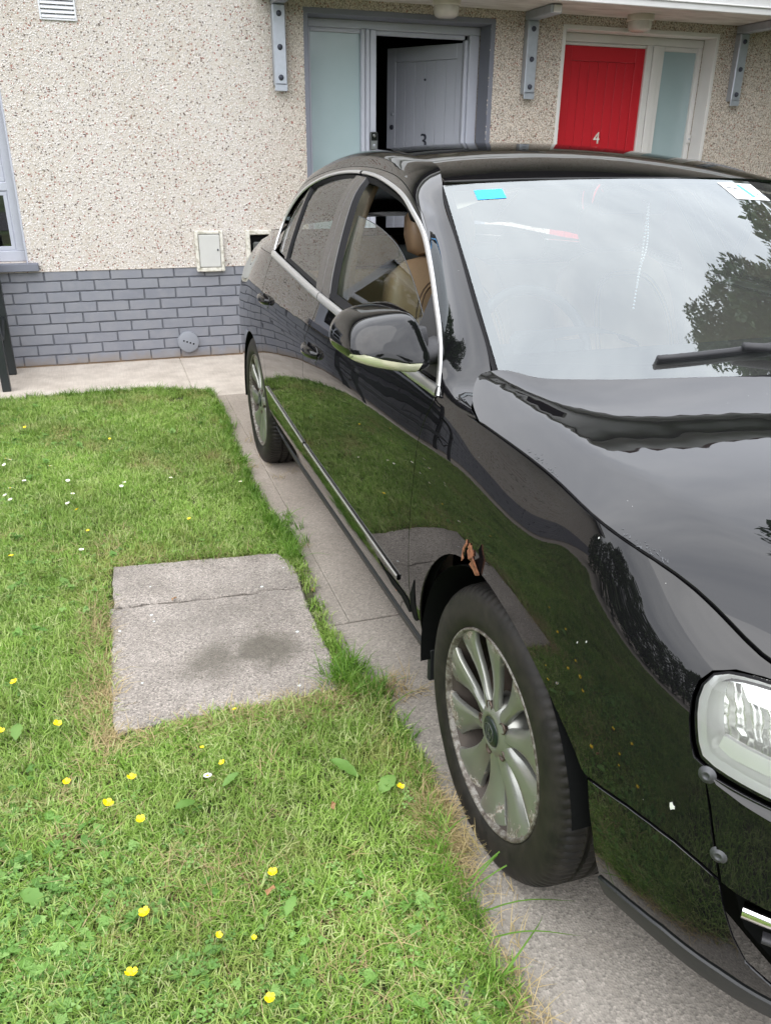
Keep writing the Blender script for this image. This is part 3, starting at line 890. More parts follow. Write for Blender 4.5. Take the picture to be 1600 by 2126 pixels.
# --- cab side skin: screen pillar, roof rail and rear pillar in one pressing
def Rz(x, y): return (x, y, float(roofz(np.array([x]), np.array([y]))[0]))
def side3(y, z): return tuple(sideglass(0.0)(np.array([[y, z]]))[0])
AP = [(-.8635, .188, .958), (-.8655, .383, .969)]+[side3(*ARC[i]) for i in (2, 3, 5, 7, 9, 10, 11, 12, 13, 14, 15, 16, 17, 18, 19)]
BP = [(-.748, .372, .995), (-.733, .396, 1.000), wsedge(1.035), wsedge(1.08), wsedge(1.17), wsedge(1.265), wsedge(1.352), Rz(-.565, 1.15), Rz(-.53, 1.45), Rz(-.52, 1.75), Rz(-.52, 2.0), Rz(-.525, 2.3),
      Rz(-.530, 2.52), (-.535, 2.70, 1.365), (-.540, 2.83, 1.290), (-.550, 2.98, 1.205), (-.565, 3.12, 1.115)]
AP, BP = np.array(AP), np.array(BP)
tk = np.r_[0, np.cumsum(np.linalg.norm(np.diff((AP+BP)/2, axis=0), axis=1))]; tk /= tk[-1]
def skin_raw(t, u):
    A, B = cubic(tk, AP, t), cubic(tk, BP, t)
    D = B-A; L = np.linalg.norm(D, axis=1)[:, None]
    # outward normals on both rims
    k = (sidex(A[:, 2]+.01)-sidex(A[:, 2]-.01))/.02
    NA = np.c_[-np.ones(len(t)), np.zeros(len(t)), -k]; NA /= np.linalg.norm(NA, axis=1)[:, None]
    wv = np.clip((B[:, 1]-.95)/.25, 0, 1)[:, None]; rv = np.clip((B[:, 1]-2.6)/.25, 0, 1)[:, None]
    NB = (1-wv)*np.array([-.30, -.50, .80])+wv*(1-rv)*np.c_[.236*B[:, 0], 0*t, np.ones(len(t))]+rv*np.array([-.35, .35, .87])
    NB /= np.linalg.norm(NB, axis=1)[:, None]
    TA = D-NA*(D*NA).sum(1)[:, None]; TA /= np.linalg.norm(TA, axis=1)[:, None]
    TB = D-NB*(D*NB).sum(1)[:, None]; TB /= np.linalg.norm(TB, axis=1)[:, None]
    h = (.42-.20*rv)*L; u = u[:, None]
    return A*(1-u)**3+3*(A+TA*h)*u*(1-u)**2+3*(B-TB*h)*u*u*(1-u)+B*u**3
def skin(uv): return skin_raw(np.clip(uv[:, 0], 0, 1), uv[:, 1])
ta = float(tk[1])
fr_u = .17
full = [(t, fr_u+.02 if t > ta+.02 else 0.0) for t in np.linspace(0, 1, 60)]+[(t, 1.0) for t in np.linspace(1, 0, 60)]
class _S: pass
def skinpanel(name, poly, mat, step, thick=.006):
    pl = np.array(poly); pl2 = pl*[3.0, .14]
    f = lambda uv: skin(uv/[3.0, .14])
    return panel(name, pl2, f, mat, car, -1, step, thick=thick, mirror=MIR)
skinpanel('pillar_and_roof_rail', full, M['paint'], .022)
dfr = [(t, .035) for t in np.linspace(ta+.03, 1, 50)]+[(t, fr_u) for t in np.linspace(1, ta+.03, 50)]
skinpanel('door_frame', dfr, M['blacktrim'], .022)
# chrome surround of the side glass, and belt strip
def ribbon(name, pts, nrm, w, h, mat, parent=None, mirror=True):
    pts = np.asarray(pts); nrm = np.asarray(nrm)
    T = np.gradient(pts, axis=0); T /= np.linalg.norm(T, axis=1)[:, None]
    S = np.cross(T, nrm); S /= np.linalg.norm(S, axis=1)[:, None]
    prof = [(-1, -.6), (-1, .45), (-.75, .85), (-.3, 1), (.3, 1), (.75, .85), (1, .45), (1, -.6)]
    G = np.array([[p+s*w/2*a+n*h*b for a, b in prof] for p, s, n in zip(pts, S, nrm)])
    for sx in ((1, -1) if mirror else (1,)):
        m = MB(); m.grid(G*[sx, 1, 1]); o = m.build(name, mat, parent or car, True); recalc(o)
    return o
def side_n(z):
    k = (sidex(z+.01)-sidex(z-.01))/.02
    n = np.c_[-np.ones(len(z)), np.zeros(len(z)), -k]; return n/np.linalg.norm(n, axis=1)[:, None]
ac = curve(ARC, 320)
ac3 = sideglass(-.004)(ac)
i_b = int(np.argmin(np.abs(ac[:, 0]-1.725)+(ac[:, 1] < 1.3)*9))
ribbon('chrome_surround', ac3[:i_b:3], side_n(ac[:i_b:3, 1]), .013, .004, M['chrome'])
ribbon('chrome_surround', ac3[i_b+1::3], side_n(ac[i_b+1::3, 1]), .015, .004, M['chrome'])
for y0, y1 in ((.378, 1.490), (1.497, 2.366)):
    yy = np.linspace(y0, y1, 40); zz = belt(yy)
    P = sideglass(-.006)(np.c_[yy, zz]); ribbon('chrome_belt_strip', P, side_n(zz), .026, .008, M['chrome'])
# side glass
gl = sideglass(.014)
arc_in = inset_poly(np.vstack([ac, [(y, belt(y)[0]) for y in np.linspace(2.3, .45, 20)]]), .012)
def clip_poly(poly, f):
    """keep the side of the outline where f(p) >= 0 (Sutherland-Hodgman, f linear)"""
    out = []
    n = len(poly)
    for i in range(n):
        a, b = poly[i], poly[(i+1) % n]; fa, fb = f(a), f(b)
        if fa >= 0: out.append(a)
        if (fa >= 0) != (fb >= 0):
            out.append(a+(b-a)*fa/(fa-fb))
    return np.array(out)
def line(p, q):       # positive on the +y side for an upward line
    p, q = np.array(p), np.array(q)
    n = np.array([q[1]-p[1], -(q[0]-p[0])]); n = n/np.linalg.norm(n)
    return lambda a: (np.asarray(a)-p)@n
Lf = line((1.396, 1.018), (1.621, 1.386)); Lr = line((1.578, 1.022), (1.751, 1.389)); Lq = line((2.135, 1.05), (2.221, 1.33)); Lq2 = line((2.165, 1.05), (2.245, 1.33))
win_f = clip_poly(arc_in, lambda p: -Lf(p)); win_r = clip_poly(clip_poly(arc_in, Lr), lambda p: -Lq(p)); win_q = clip_poly(arc_in, Lq2)
pil = clip_poly(clip_poly(arc_in, Lf), lambda p: -Lr(p)); qb = clip_poly(clip_poly(arc_in, Lq), lambda p: -Lq2(p))
panel('rear_side_window', win_r, gl, M['rearglass'], car, -1, .05, thick=.004, mirror=MIR)
panel('quarter_window', win_q, gl, M['rearglass'], car, -1, .05, thick=.004, mirror=MIR)
panel('window_divider', qb, sideglass(.004), M['pillar'], car, -1, .04, mirror=MIR)
Lm = line((1.487, 1.018), (1.690, 1.388)); Lm2 = line((1.492, 1.018), (1.695, 1.388))
panel('door_pillar_cover', clip_poly(pil, lambda p: -Lm(p)), sideglass(.0), M['pillar'], car, -1, .04, mirror=MIR)
panel('door_pillar_cover', clip_poly(pil, Lm2), sideglass(.0), M['pillar'], car, -1, .04, mirror=MIR)
# lowered front window on the near side: only its lower rear part stands above the belt
low = np.array([(.597, 1.058), (.676, 1.095), (.776, 1.137), (.871, 1.172), (1.008, 1.213), (1.146, 1.238), (1.307, 1.257), (1.50, 1.268)])
lw = curve(low, 30)
lowp = np.vstack([lw, [(1.44, 1.06), (1.41, 1.0), (1.2, .985), (.9, .97), (.56, .96)]])
lowp = clip_poly(lowp, lambda p: -(Lf(p)+.0))
panel('front_side_window', lowp, sideglass(.026), M['glass'], car, -1, .04, thick=.004, label='half-lowered front side window')
P = panel('front_side_window', win_f, gl, M['glass'], car, -1, .05, thick=.004)
P.data.transform(Matrix.Scale(-1, 4, (1, 0, 0))); P.data.flip_normals()
mb = MB(); mb.tube(sideglass(.028)(lw), .0014, 6); mb.build('window_edge', M['washer'], car, True)
# inner rubber channel of the window opening
for wp_, nm in ((win_f, 'window_seal'), (win_r, 'window_seal')):
    w1 = inset_poly(resample(wp_, .03), .0); w2 = inset_poly(resample(wp_, .03), .016)
    for sx in (1, -1):
        A3, B3 = sideglass(.004)(w1), sideglass(.022)(w2)
        n = len(w1); V = np.vstack([A3, B3])*[sx, 1, 1]
        o = mobj(nm, V, [(i, (i+1) % n, n+(i+1) % n, n+i) for i in range(n)], M['seal'], car, True)
# mirror sail plate
sail = [(.405, .985), (.50, .985), (.605, .990), (.615, 1.165), (.53, 1.105), (.45, 1.045)]
panel('mirror_sail_plate', sail, sideglass(.004), M['matte'], car, -1, .03, mirror=MIR)

# --- windscreen
def wscr(uv):
    a, t = uv[:, 0], uv[:, 1]
    z1 = .985+t*(1.383-.985); E = np.c_[-.725+(z1-1.0)*.305, .40+(z1-1.0)*1.711, z1]
    zc = .985+t*(1.405-.985); M_ = np.c_[0*t, .185+t*(.915-.185), zc]
    bow = .027*4*t*(1-t)
    M_ = M_+np.c_[0*t, -bow*.5, bow*.87]
    w = np.abs(a)**2.15
    return np.c_[-E[:, 0]*a, M_[:, 1]+(E[:, 1]-M_[:, 1])*w, M_[:, 2]+(E[:, 2]-M_[:, 2])*w]
wp_ = resample([(-.985, 0.0), (.985, 0.0), (.985, .985), (-.985, .985)], .05)
f_ws = lambda uv: wscr(uv/[.72, .80])
panel('windscreen', np.array([(-.985, 0.0), (.985, 0.0), (.985, .990), (-.985, .990)])*[.72, .80], f_ws, M['ws'], car, 1, .035, thick=.005)
# black border printed round the glass (behind it)
def wband(a0, a1, t0, t1, nm='glass_border', off=.006, mat='seal'):
    n1, n2 = 24, 24
    uv = np.array([[(a0+(a1-a0)*i/n1, t0+(t1-t0)*j/n2) for j in range(n2+1)] for i in range(n1+1)])
    P = wscr(uv.reshape(-1, 2)); N = fnormal(wscr, uv.reshape(-1, 2), 1); N *= np.sign(N[:, 2])[:, None]
    m = MB(); m.grid((P-N*off).reshape(n1+1, n2+1, 3)); return m.build(nm, M[mat], car, True)
wband(-1.0, -.955, 0, 1); wband(.955, 1.0, 0, 1); wband(-.96, .96, 0, .075); wband(-.96, .96, .965, 1.0)
# scuttle under the screen
mb = MB()
uv = np.array([[(a, t) for t in (-.02, .03)] for a in np.linspace(-1, 1, 30)]); P = wscr(uv.reshape(-1, 2)).reshape(30, 2, 3)
mb.grid(np.concatenate([P[:, :1]-[0, .10, .02], P[:, :1]-[0, .0, .012], P[:, 1:]-[0, 0, .012]], 1)); mb.build('scuttle_panel', M['matte'], car, True)
# wipers
def wpt(x, t, h):
    a = x/(.725-(t*.398-.015)*.305); uv = np.array([[a, t]]); n = fnormal(wscr, uv, 1)[0]; n *= np.sign(n[2]); return wscr(uv)[0]+n*h
def wiper(x0, x1, tA, tB, piv):
    w = empty('wiper', (0, 0, 0)); w.parent = car
    xs = np.linspace(x0, x1, 14); ts = np.interp(xs, [min(x0, x1), max(x0, x1)], [tA, tB] if x0 < x1 else [tB, tA])
    m = MB(); m.tube([wpt(x, t, .005) for x, t in zip(xs, ts)], .007, 8); m.tube([wpt(x, t, .014) for x, t in zip(xs, ts)], .008, 6); m.build('wiper_blade', M['matte'], w, True)
    xs = np.linspace(x0+.42*(x1-x0), piv, 10); ts = np.interp(np.abs(xs-xs[0]), [0, abs(piv-xs[0])], [np.interp(.42, [0, 1], [tA, tB]), -.01])
    m = MB(); m.tube([wpt(x, t, .026+.003*math.sin(i)) for i, (x, t) in enumerate(zip(xs, ts))], np.linspace(.010, .016, 10), 8); m.build('wiper_arm', M['matte'], w, True)
wiper(-.365, .14, .075, .125, .30); wiper(.02, .56, .06, .10, .66)

# --- rear screen, boot lid, nose filler
def quad(name, C, mat, bul=.02, n=14, nz=(0, 0, 1)):
    G = []
    for i in range(n+1):
        r = []
        for j in range(n+1):
            u, v = i/n, j/n
            p = np.array(C[0])*(1-u)*(1-v)+np.array(C[1])*u*(1-v)+np.array(C[2])*u*v+np.array(C[3])*(1-u)*v
            r.append(p+np.array(nz)*bul*(1-(2*u-1)**2))
        G.append(r)
    m = MB(); m.grid(np.array(G)); o = m.build(name, mat, car, True); recalc(o); return o
quad('rear_window', [(-.535, 2.70, 1.363), (.535, 2.70, 1.363), (.565, 3.13, 1.108), (-.565, 3.13, 1.108)], M['rearglass'], .045)
quad('boot_lid', [(-.58, 3.13, 1.10), (.58, 3.13, 1.10), (.58, 3.72, 1.045), (-.58, 3.72, 1.045)], M['paint'], .012)
quad('boot_back', [(-.58, 3.72, 1.045), (.58, 3.72, 1.045), (.56, 3.80, .55), (-.56, 3.80, .55)], M['paint'], .0)
# shoulder between flank and rear pillar/boot
ss = np.linspace(2.366, 3.70, 24)
top = shell(np.c_[ss, zt(ss)])
inn = np.array([cubic([0, .45, .75, 1], [tuple(AP[-1]), (-.69, 2.80, 1.085), (-.58, 3.13, 1.10), (-.58, 3.70, 1.045)], [q])[0] for q in np.linspace(0, 1, 24)])
for sx in (1, -1):
    m = MB(); m.grid(np.array([[a+(b-a)*u+np.array([-.35, 0, .35])*.10*np.linalg.norm(b-a)*u*(1-u)*4*.5 for u in np.linspace(0, 1, 8)] for a, b in zip(top, inn)])*[sx, 1, 1])
    o = m.build('rear_shoulder', M['paint'], car, True); recalc(o)

# --- front bumper
bs = np.linspace(-.66, -1.56, 24)
lip_t = lambda s: np.interp(s, [-1.6, -.80, -.744, -.668, -.561, -.48, -.40], [.25, .262, .269, .290, .305, .297, .272])
bump_low = [(-.380, .490), (-.42, .497), (-.469, .505), (-.515, .507), (-.56, .504), (-.60, .493), (-.633, .480), (-.650, .43), (-.671, .383), (-.695, .344), (-.738, .314), (-.82, .298), (-1.0, .285), (-1.56, .28), (-1.56, .240), (-1.0, .245), (-.8, .252), (-.744, .259), (-.668, .280), (-.561, .295), (-.48, .287), (-.408, .264), (-.412, .30), (-.406, .38), (-.390, .44)]
panel('front_bumper', inset_poly(bump_low, .0015), shell, M['bumper'], car, -1, .022, mirror=MIR)
bump_up = [(-.580, .652), (-.599, .603), (-.615, .55), (-.637, .482), (-.66, .474), (-.70, .468), (-.80, .460), (-1.0, .455), (-1.56, .45), (-1.56, .59), (-1.2, .59), (-1.0, .600), (-.80, .620), (-.70, .634), (-.62, .646)]
panel('bumper_upper', inset_poly(bump_up, .001), lambda uv: shell(uv, .003), M['paint'], car, -1, .022, mirror=MIR)
led = [(-.590, .650), (-.62, .643), (-.70, .632), (-.80, .619), (-1.0, .600), (-1.0, .584), (-.80, .604), (-.70, .619), (-.64, .632), (-.60, .643)]
panel('bumper_ledge', led, lambda uv: shell(uv, .002+np.clip((np.interp(uv[:, 0], [-1.0, -.8, -.7, -.62, -.58], [.600, .619, .632, .643, .652])-uv[:, 1])*.8, 0, .010)), M['paint'], car, -1, .012, mirror=MIR)
# splitter strip below
lp = [(s, float(lip_t(s))) for s in np.linspace(-.410, -1.56, 24)]
lp = lp+[(s, z-.055) for s, z in lp[::-1]]
panel('lower_lip', lp, lambda uv: shell(uv, .005), M['sillgrey'], car, -1, .03, thick=.02, mirror=MIR)
# dark intake with bars and a bright lamp strip
itk = [(-.640, .475), (-.80, .458), (-1.0, .45), (-1.56, .445), (-1.56, .285), (-1.0, .29), (-.80, .305), (-.74, .33), (-.68, .38)]
panel('lower_intake', itk, lambda uv: shell(uv, -.035), M['inner'], car, -1, .04, mirror=MIR)
for zz, w, h, mt, nm in ((.438, .022, .012, 'reflector', 'chrome_intake_strip'), (.400, .012, .010, 'matte', 'intake_bar'), (.365, .012, .010, 'matte', 'intake_bar'), (.330, .012, .010, 'matte', 'intake_bar')):
    s0 = -.672 if zz > .43 else -.70-.6*(.41-zz)
    ys = np.linspace(s0, -1.5, 24); P = shell(np.c_[ys, np.full(24, zz)], -.012); T = np.gradient(P, axis=0); Nn = np.cross(T, [0, 0, 1.0]); Nn /= np.linalg.norm(Nn, axis=1)[:, None]; Nn *= np.sign((Nn*np.array([-.5, -1, 0])).sum(1))[:, None]
    ribbon(nm, P, Nn, w, h, M[mt])
# washers screwed through wing and bumper
for s, z in ((-.584, .648), (-.625, .526)):
    p = sh(s, z, .001); n = fnormal(shell, np.array([[s, z]]), -1)[0]
    if n[0] > 0: n = -n
    e1 = np.cross(n, [0, 0, 1.0]); e1 /= np.linalg.norm(e1); e2 = np.cross(n, e1)
    m = MB(); prof = [(.0001, .0035), (.004, .0035), (.0045, .005), (.0075, .005), (.0085, .0022), (.0125, .0018), (.0135, -.001)]
    V, F = [], []
    for k in range(20):
        for r, a in prof: V.append(p+n*a+(e1*math.cos(k*math.pi/10)+e2*math.sin(k*math.pi/10))*r)
    for k in range(20):
        for i in range(len(prof)-1): F.append((k*7+i, k*7+i+1, ((k+1) % 20)*7+i+1, ((k+1) % 20)*7+i))
    m.add(V, F); o = m.build('washer', M['washer'], car, True); recalc(o)
# --- headlamps
hl = [(-.546, .787), (-.537, .771), (-.536, .749), (-.544, .716), (-.555, .686), (-.566, .667), (-.590, .657), (-.63, .649), (-.70, .638), (-.80, .626), (-.97, .612), (-1.08, .640), (-1.10, .70), (-1.06, .745), (-.97, .772), (-.80, .786), (-.70, .795), (-.632, .798), (-.575, .797)]
hl = curve(np.array(hl), 60, True)
for sx in (1, -1):
    lamp = empty('headlight', (0, 0, 0)); lamp.parent = car
    def msh(off, sx=sx): return lambda uv: shell(uv, off)*[sx, 1, 1]
    hs = -1 if sx == 1 else 1
    panel('lamp_seal', hl, msh(-.004), M['seal'], lamp, hs, .03, holes=[inset_poly(hl, .0035)], thick=.05)
    panel('lamp_lens', inset_poly(hl, .0028), msh(-.001), M['lens'], lamp, hs, .025, thick=.003)
    i1, i2, i3 = inset_poly(hl, .0035), inset_poly(hl, .010), inset_poly(hl, .021)
    def wall(name, pa, oa, pb, ob, mat):
        A3, B3 = shell(pa, oa)*[sx, 1, 1], shell(pb, ob)*[sx, 1, 1]; n = len(pa)
        o = mobj(name, np.vstack([A3, B3]), [(i, (i+1) % n, n+(i+1) % n, n+i) for i in range(n)], M[mat], lamp, True); recalc(o)
    wall('lamp_rim', i1, -.006, i2, -.016, 'lampbright')
    wall('lamp_bezel', i2, -.016, inset_poly(hl, .015), -.010, 'reflector')
    wall('lamp_wall', inset_poly(hl, .015), -.010, i3, -.050, 'lampbright')
    panel('lamp_reflector', inset_poly(hl, .0195), msh(-.050), M['flute'], lamp, hs, .03, thick=.003)
    band = [(-.585, .689), (-.605, .680), (-.70, .668), (-.85, .652), (-1.0, .642), (-1.0, .662), (-.85, .672), (-.70, .690), (-.62, .702), (-.588, .708)]
    panel('lamp_strip', np.array(band), msh(-.012), M['lampbright'], lamp, hs, .03, thick=.012)
    top_ = [(-.588, .780), (-.605, .762), (-.70, .755), (-.85, .748), (-.98, .738), (-.96, .760), (-.80, .772), (-.68, .783), (-.62, .786)]
    panel('lamp_shade', np.array(top_), msh(-.014), M['lampbright'], lamp, hs, .03, thick=.012)
    for s_, z_, r_ in ((-.79, .712, .042), (-.93, .700, .038)):
        p = shell(np.array([[s_, z_]]), -.040)[0]; n = fnormal(lambda uv: shell(uv), np.array([[s_, z_]]), -1)[0]
        if n[0] > 0: n = -n
        e1 = np.cross(n, [0, 0, 1.0]); e1 /= np.linalg.norm(e1); e2 = np.cross(n, e1)
        V, F = [], []; prof = [(r_, .010), (r_*.93, .016), (r_*.80, .004), (r_*.4, -.006), (.001, -.008)]
        for k in range(24):
            for r, a in prof: V.append((p+n*a+(e1*math.cos(k*math.pi/12)+e2*math.sin(k*math.pi/12))*r)*[sx, 1, 1])
        for k in range(24):
            for i in range(4): F.append((k*5+i, k*5+i+1, ((k+1) % 24)*5+i+1, ((k+1) % 24)*5+i))
        o = mobj('lamp_bowl', V, F, M['reflector'], lamp, True); recalc(o)
# grille and nose closing
gp = [(-1.12, .765), (-1.56, .765), (-1.56, .60), (-1.12, .612)]
panel('grille', np.array(gp), lambda uv: shell(uv, -.03), M['matte'], car, -1, .05, mirror=MIR)
for z in (.63, .66, .69, .72, .75):
    ys = np.linspace(-1.11, -1.54, 12); P = shell(np.c_[ys, np.full(12, z)], -.012); Nn = np.tile([0, -1.0, .0], (12, 1)); ribbon('grille_bar', P, Nn, .012, .008, M['chrome'])

# --- mouldings and handles
for y0, y1 in ((.528, 1.592), (1.608, 2.34)):
    ys = np.linspace(y0, y1, 30); zs = np.interp(ys, [.528, 1.627, 2.371], [.412, .437, .470])
    P = shell(np.c_[ys, zs], .001); Nn = np.tile([-1.0, 0, 0], (30, 1))
    ribbon('door_moulding', P, Nn, .017, .005, M['blacktrim'])
    ribbon('chrome_moulding_line', shell(np.c_[ys, zs+.004], .0050), Nn, .006, .0025, M['chrome'])
def handle(y, z):
    # grip bar standing off a recessed dish
    for sx in (1, -1):
        h = empty('door_handle', (0, 0, 0)); h.parent = car
        m = MB(); n = 16; G = []
        for i in range(n+1):
            u = i/n; yy = y-.088+.176*u
            st = .032*math.sin(math.pi*min(1, max(0, u)))**.55+.004; hw = .013+.006*math.sin(math.pi*u)
            zc = z+.004*(u-.5)
            G.append([np.array([(shell(np.array([[yy, zc]]))[0][0]-st*c-.002), yy, zc+hw*s2]) for c, s2 in [(.35, -.9), (.8, -.75), (1, -.25), (1, .3), (.85, .8), (.4, .95), (.15, .5), (.15, -.5)]])
        G = [r+[r[0]] for r in G]
        m.grid(np.array(G)*[sx, 1, 1]); o = m.build('grip', M['paint'], h, True); recalc(o)
        dd = [(y+.052*math.cos(a)*1.25-.01, z-.006+.030*math.sin(a)) for a in np.linspace(0, 2*math.pi, 28, endpoint=False)]
        panel('dish', np.array(dd), lambda uv: shell(uv, .0012)*[sx, 1, 1], M['blacktrim'], h, -1 if sx == 1 else 1, .02, thick=.002)
handle(1.450, .832); handle(2.325, .872)

# --- rust hole, dented arch, torn sill
mb = MB()
rl = [(.066, .668), (.060, .700), (.053, .706), (.058, .676), (.048, .655), (.030, .625), (.006, .612), (.0, .628), (.028, .650), (.050, .664)]
def bonf(u, v, t): return tuple(sh(u, v, t+(.010 if v > .69 else 0)))
fl = [(.062, .731), (.074, .713), (.066, .698), (.072, .688), (.080, .677), (.062, .674), (.048, .667), (.034, .674), (.043, .704), (.050, .708), (.058, .722)]
mb.prism(fl, bonf, .001, .0045)
for q in ([(.122, .672), (.119, .696), (.109, .712), (.112, .692)], [(.108, .702), (.105, .723), (.100, .714)], [(.096, .709), (.089, .722), (.084, .708)], [(.079, .704), (.072, .714), (.066, .702)], [(.122, .664), (.119, .684), (.113, .674)]):
    mb.prism(q, lambda u, v, t: tuple(sh(u, v, t)), .0008, .003)
o = mb.build('rust_flakes', M['rust'], car); recalc(o)
o['label'] = 'orange flaking rust on the wheel arch'
mb = MB()
q1 = [(.404, .470), (.436, .412), (.443, .365), (.436, .335), (.412, .340), (.396, .352), (.404, .41)]
mb.prism(q1, lambda u, v, t: tuple(sh(u, v, t)), .0006, .0022)
q2 = [(.714, .379), (.652, .372), (.585, .380), (.505, .384), (.456, .380), (.452, .345), (.470, .335), (.516, .358), (.599, .353)]
mb.prism(q2, lambda u, v, t: tuple(sh(u, v, t)), .0006, .0022)
o = mb.build('torn_sill_edge', M['inner'], car); recalc(o)
for q in ([(.408, .235), (.412, .268), (.405, .262)], [(.56, .352), (.575, .362), (.568, .348)], [(.40, .275), (.404, .30), (.399, .29)]):
    MB().prism(q, lambda u, v, t: tuple(sh(u, v, t)), .0008, .002).build('rust_spot', M['rust'], car)
for s, z, r in ((-.545, .565, .005), (-.33, .735, .0014), (-.31, .722, .0010), (-.29, .9, .0012)):
    MB().prism([(s+r*math.cos(a)*RNG.uniform(.6, 1.2), z+r*1.5*math.sin(a)*RNG.uniform(.5, 1.3)) for a in np.linspace(0, 6.28, 9, endpoint=False)], lambda u, v, t: tuple(sh(u, v, t)), .0004, .0012).build('paint_chip', M['lampwhite'], car)

# --- door mirrors
MO = curve(np.array([(-1.112, 1.085), (-1.103, 1.115), (-1.075, 1.143), (-1.024, 1.159), (-.968, 1.164), (-.935, 1.158), (-.918, 1.135), (-.908, 1.10), (-.897, 1.062), (-.900, 1.036), (-.930, 1.021), (-.972, 1.022), (-1.03, 1.034), (-1.085, 1.050), (-1.108, 1.066)]), 56, True)
MO = (MO-[-.90, 1.02])*[.93, .90]+[-.890, 1.016]
MC = np.array([-.983, 1.079])
MS = [(.535, .92), (.525, .985), (.50, 1.0), (.46, .995), (.425, .98), (.400, .955), (.385, .925), (.374, .88), (.365, .80), (.358, .66), (.353, .46), (.350, .20)]
def mirror_pt(i, w):
    ys = np.array([m[0] for m in MS])[::-1]; k = np.array([m[1] for m in MS])[::-1]
    kk = np.interp(w, ys, k); c = MC+[.012*(w-.45)/.1, 0]
    p = c+(MO[i % 56]-c)*kk
    return np.array([p[0], w+.12*max(0, (-1.02-p[0]))+.42*(p[1]-1.075), p[1]])
for sx in (1, -1):
    mr = empty('wing_mirror', (0, 0, 0)); mr.parent = car
    ws_ = np.array([.350, .353, .356, .359, .363, .368, .374, .380, .388, .398, .412, .43, .45, .475, .50, .52, .528, .535])
    G = np.array([[mirror_pt(i, w) for i in range(57)] for w in ws_])
    m = MB(); m.grid(G*[sx, 1, 1]); m.add([p for p in (G[0, :56]*[sx, 1, 1])], [tuple(range(56))]); o = m.build('mirror_housing', M['paint'], mr, True); recalc(o)
    m = MB(); gb = G[-1, :56].copy(); gb[:, 1] -= .012; m.add(gb*[sx, 1, 1], [tuple(range(56))]); m.build('mirror_glass', M['reflector'], mr)
    # indicator strip along the lower front edge
    ang = lambda q: math.atan2(q[1]-MC[1], q[0]-MC[0])
    oa = np.array([ang(q) for q in MO]); orr = np.array([np.hypot(*(q-MC)) for q in MO]); so_ = np.argsort(oa)
    def front_y(x, z):
        k = np.hypot(x-MC[0], z-MC[1])/np.interp(ang((x, z)), oa[so_], orr[so_], period=2*math.pi)
        ys = np.array([q[0] for q in MS])[::-1]; kk = np.array([q[1] for q in MS])[::-1]
        m_ = ys < .47
        return float(np.interp(k, kk[m_], ys[m_])), k
    bx_ = (np.array([-1.108, -1.100, -1.085, -1.03, -.972, -.950])+.90)*.93-.890; bz_ = (np.array([1.0700, 1.0600, 1.0525, 1.0365, 1.0245, 1.0225])-1.02)*.90+1.016
    G2 = []
    for x in np.linspace(-1.078, -.941, 18):
        zb = np.interp(x, bx_, bz_)+.001; row = []
        for u in np.linspace(0, 1, 7):
            z = zb+.024*u*min(1, max(0, x+1.083)/.03)**.5; xx = x+.016*u*(1 if x > -.955 else 0); yf, k = front_y(xx, z)
            row.append((xx, yf-.0045+.12*max(0, (-1.02-xx))+.42*(z-1.075), z))
        G2.append(row)
    m = MB(); m.grid(np.array(G2)*[sx, 1, 1]); o = m.build('indicator_lens', M['indicator'], mr, True); recalc(o)
    # foot
    m = MB()
    pts = curve(np.array([(-.968, .452, 1.046), (-.930, .457, 1.036), (-.885, .468, 1.034), (-.838, .478, 1.040)]), 12)
    prof = [(math.cos(a), math.sin(a)) for a in np.linspace(0, 2*math.pi, 17)]
    G3 = [[p+np.array([0, .040*c*(1+.25*i/11), .020*s*(1+.55*i/11)]) for c, s in prof] for i, p in enumerate(pts)]
    m.grid(np.array(G3)*[sx, 1, 1]); m.add(np.array(G3[0][:-1])*[sx, 1, 1], [tuple(range(16))]); o = m.build('mirror_foot', M['matte'], mr, True); recalc(o)
    m = MB(); m.tube(np.array([(-.900, .462, 1.03), (-.897, .462, 1.075), (-.897, .462, 1.098)])*[sx, 1, 1], [.032, .030, .024], 18); o = m.build('mirror_hinge', M['matte'], mr, True)

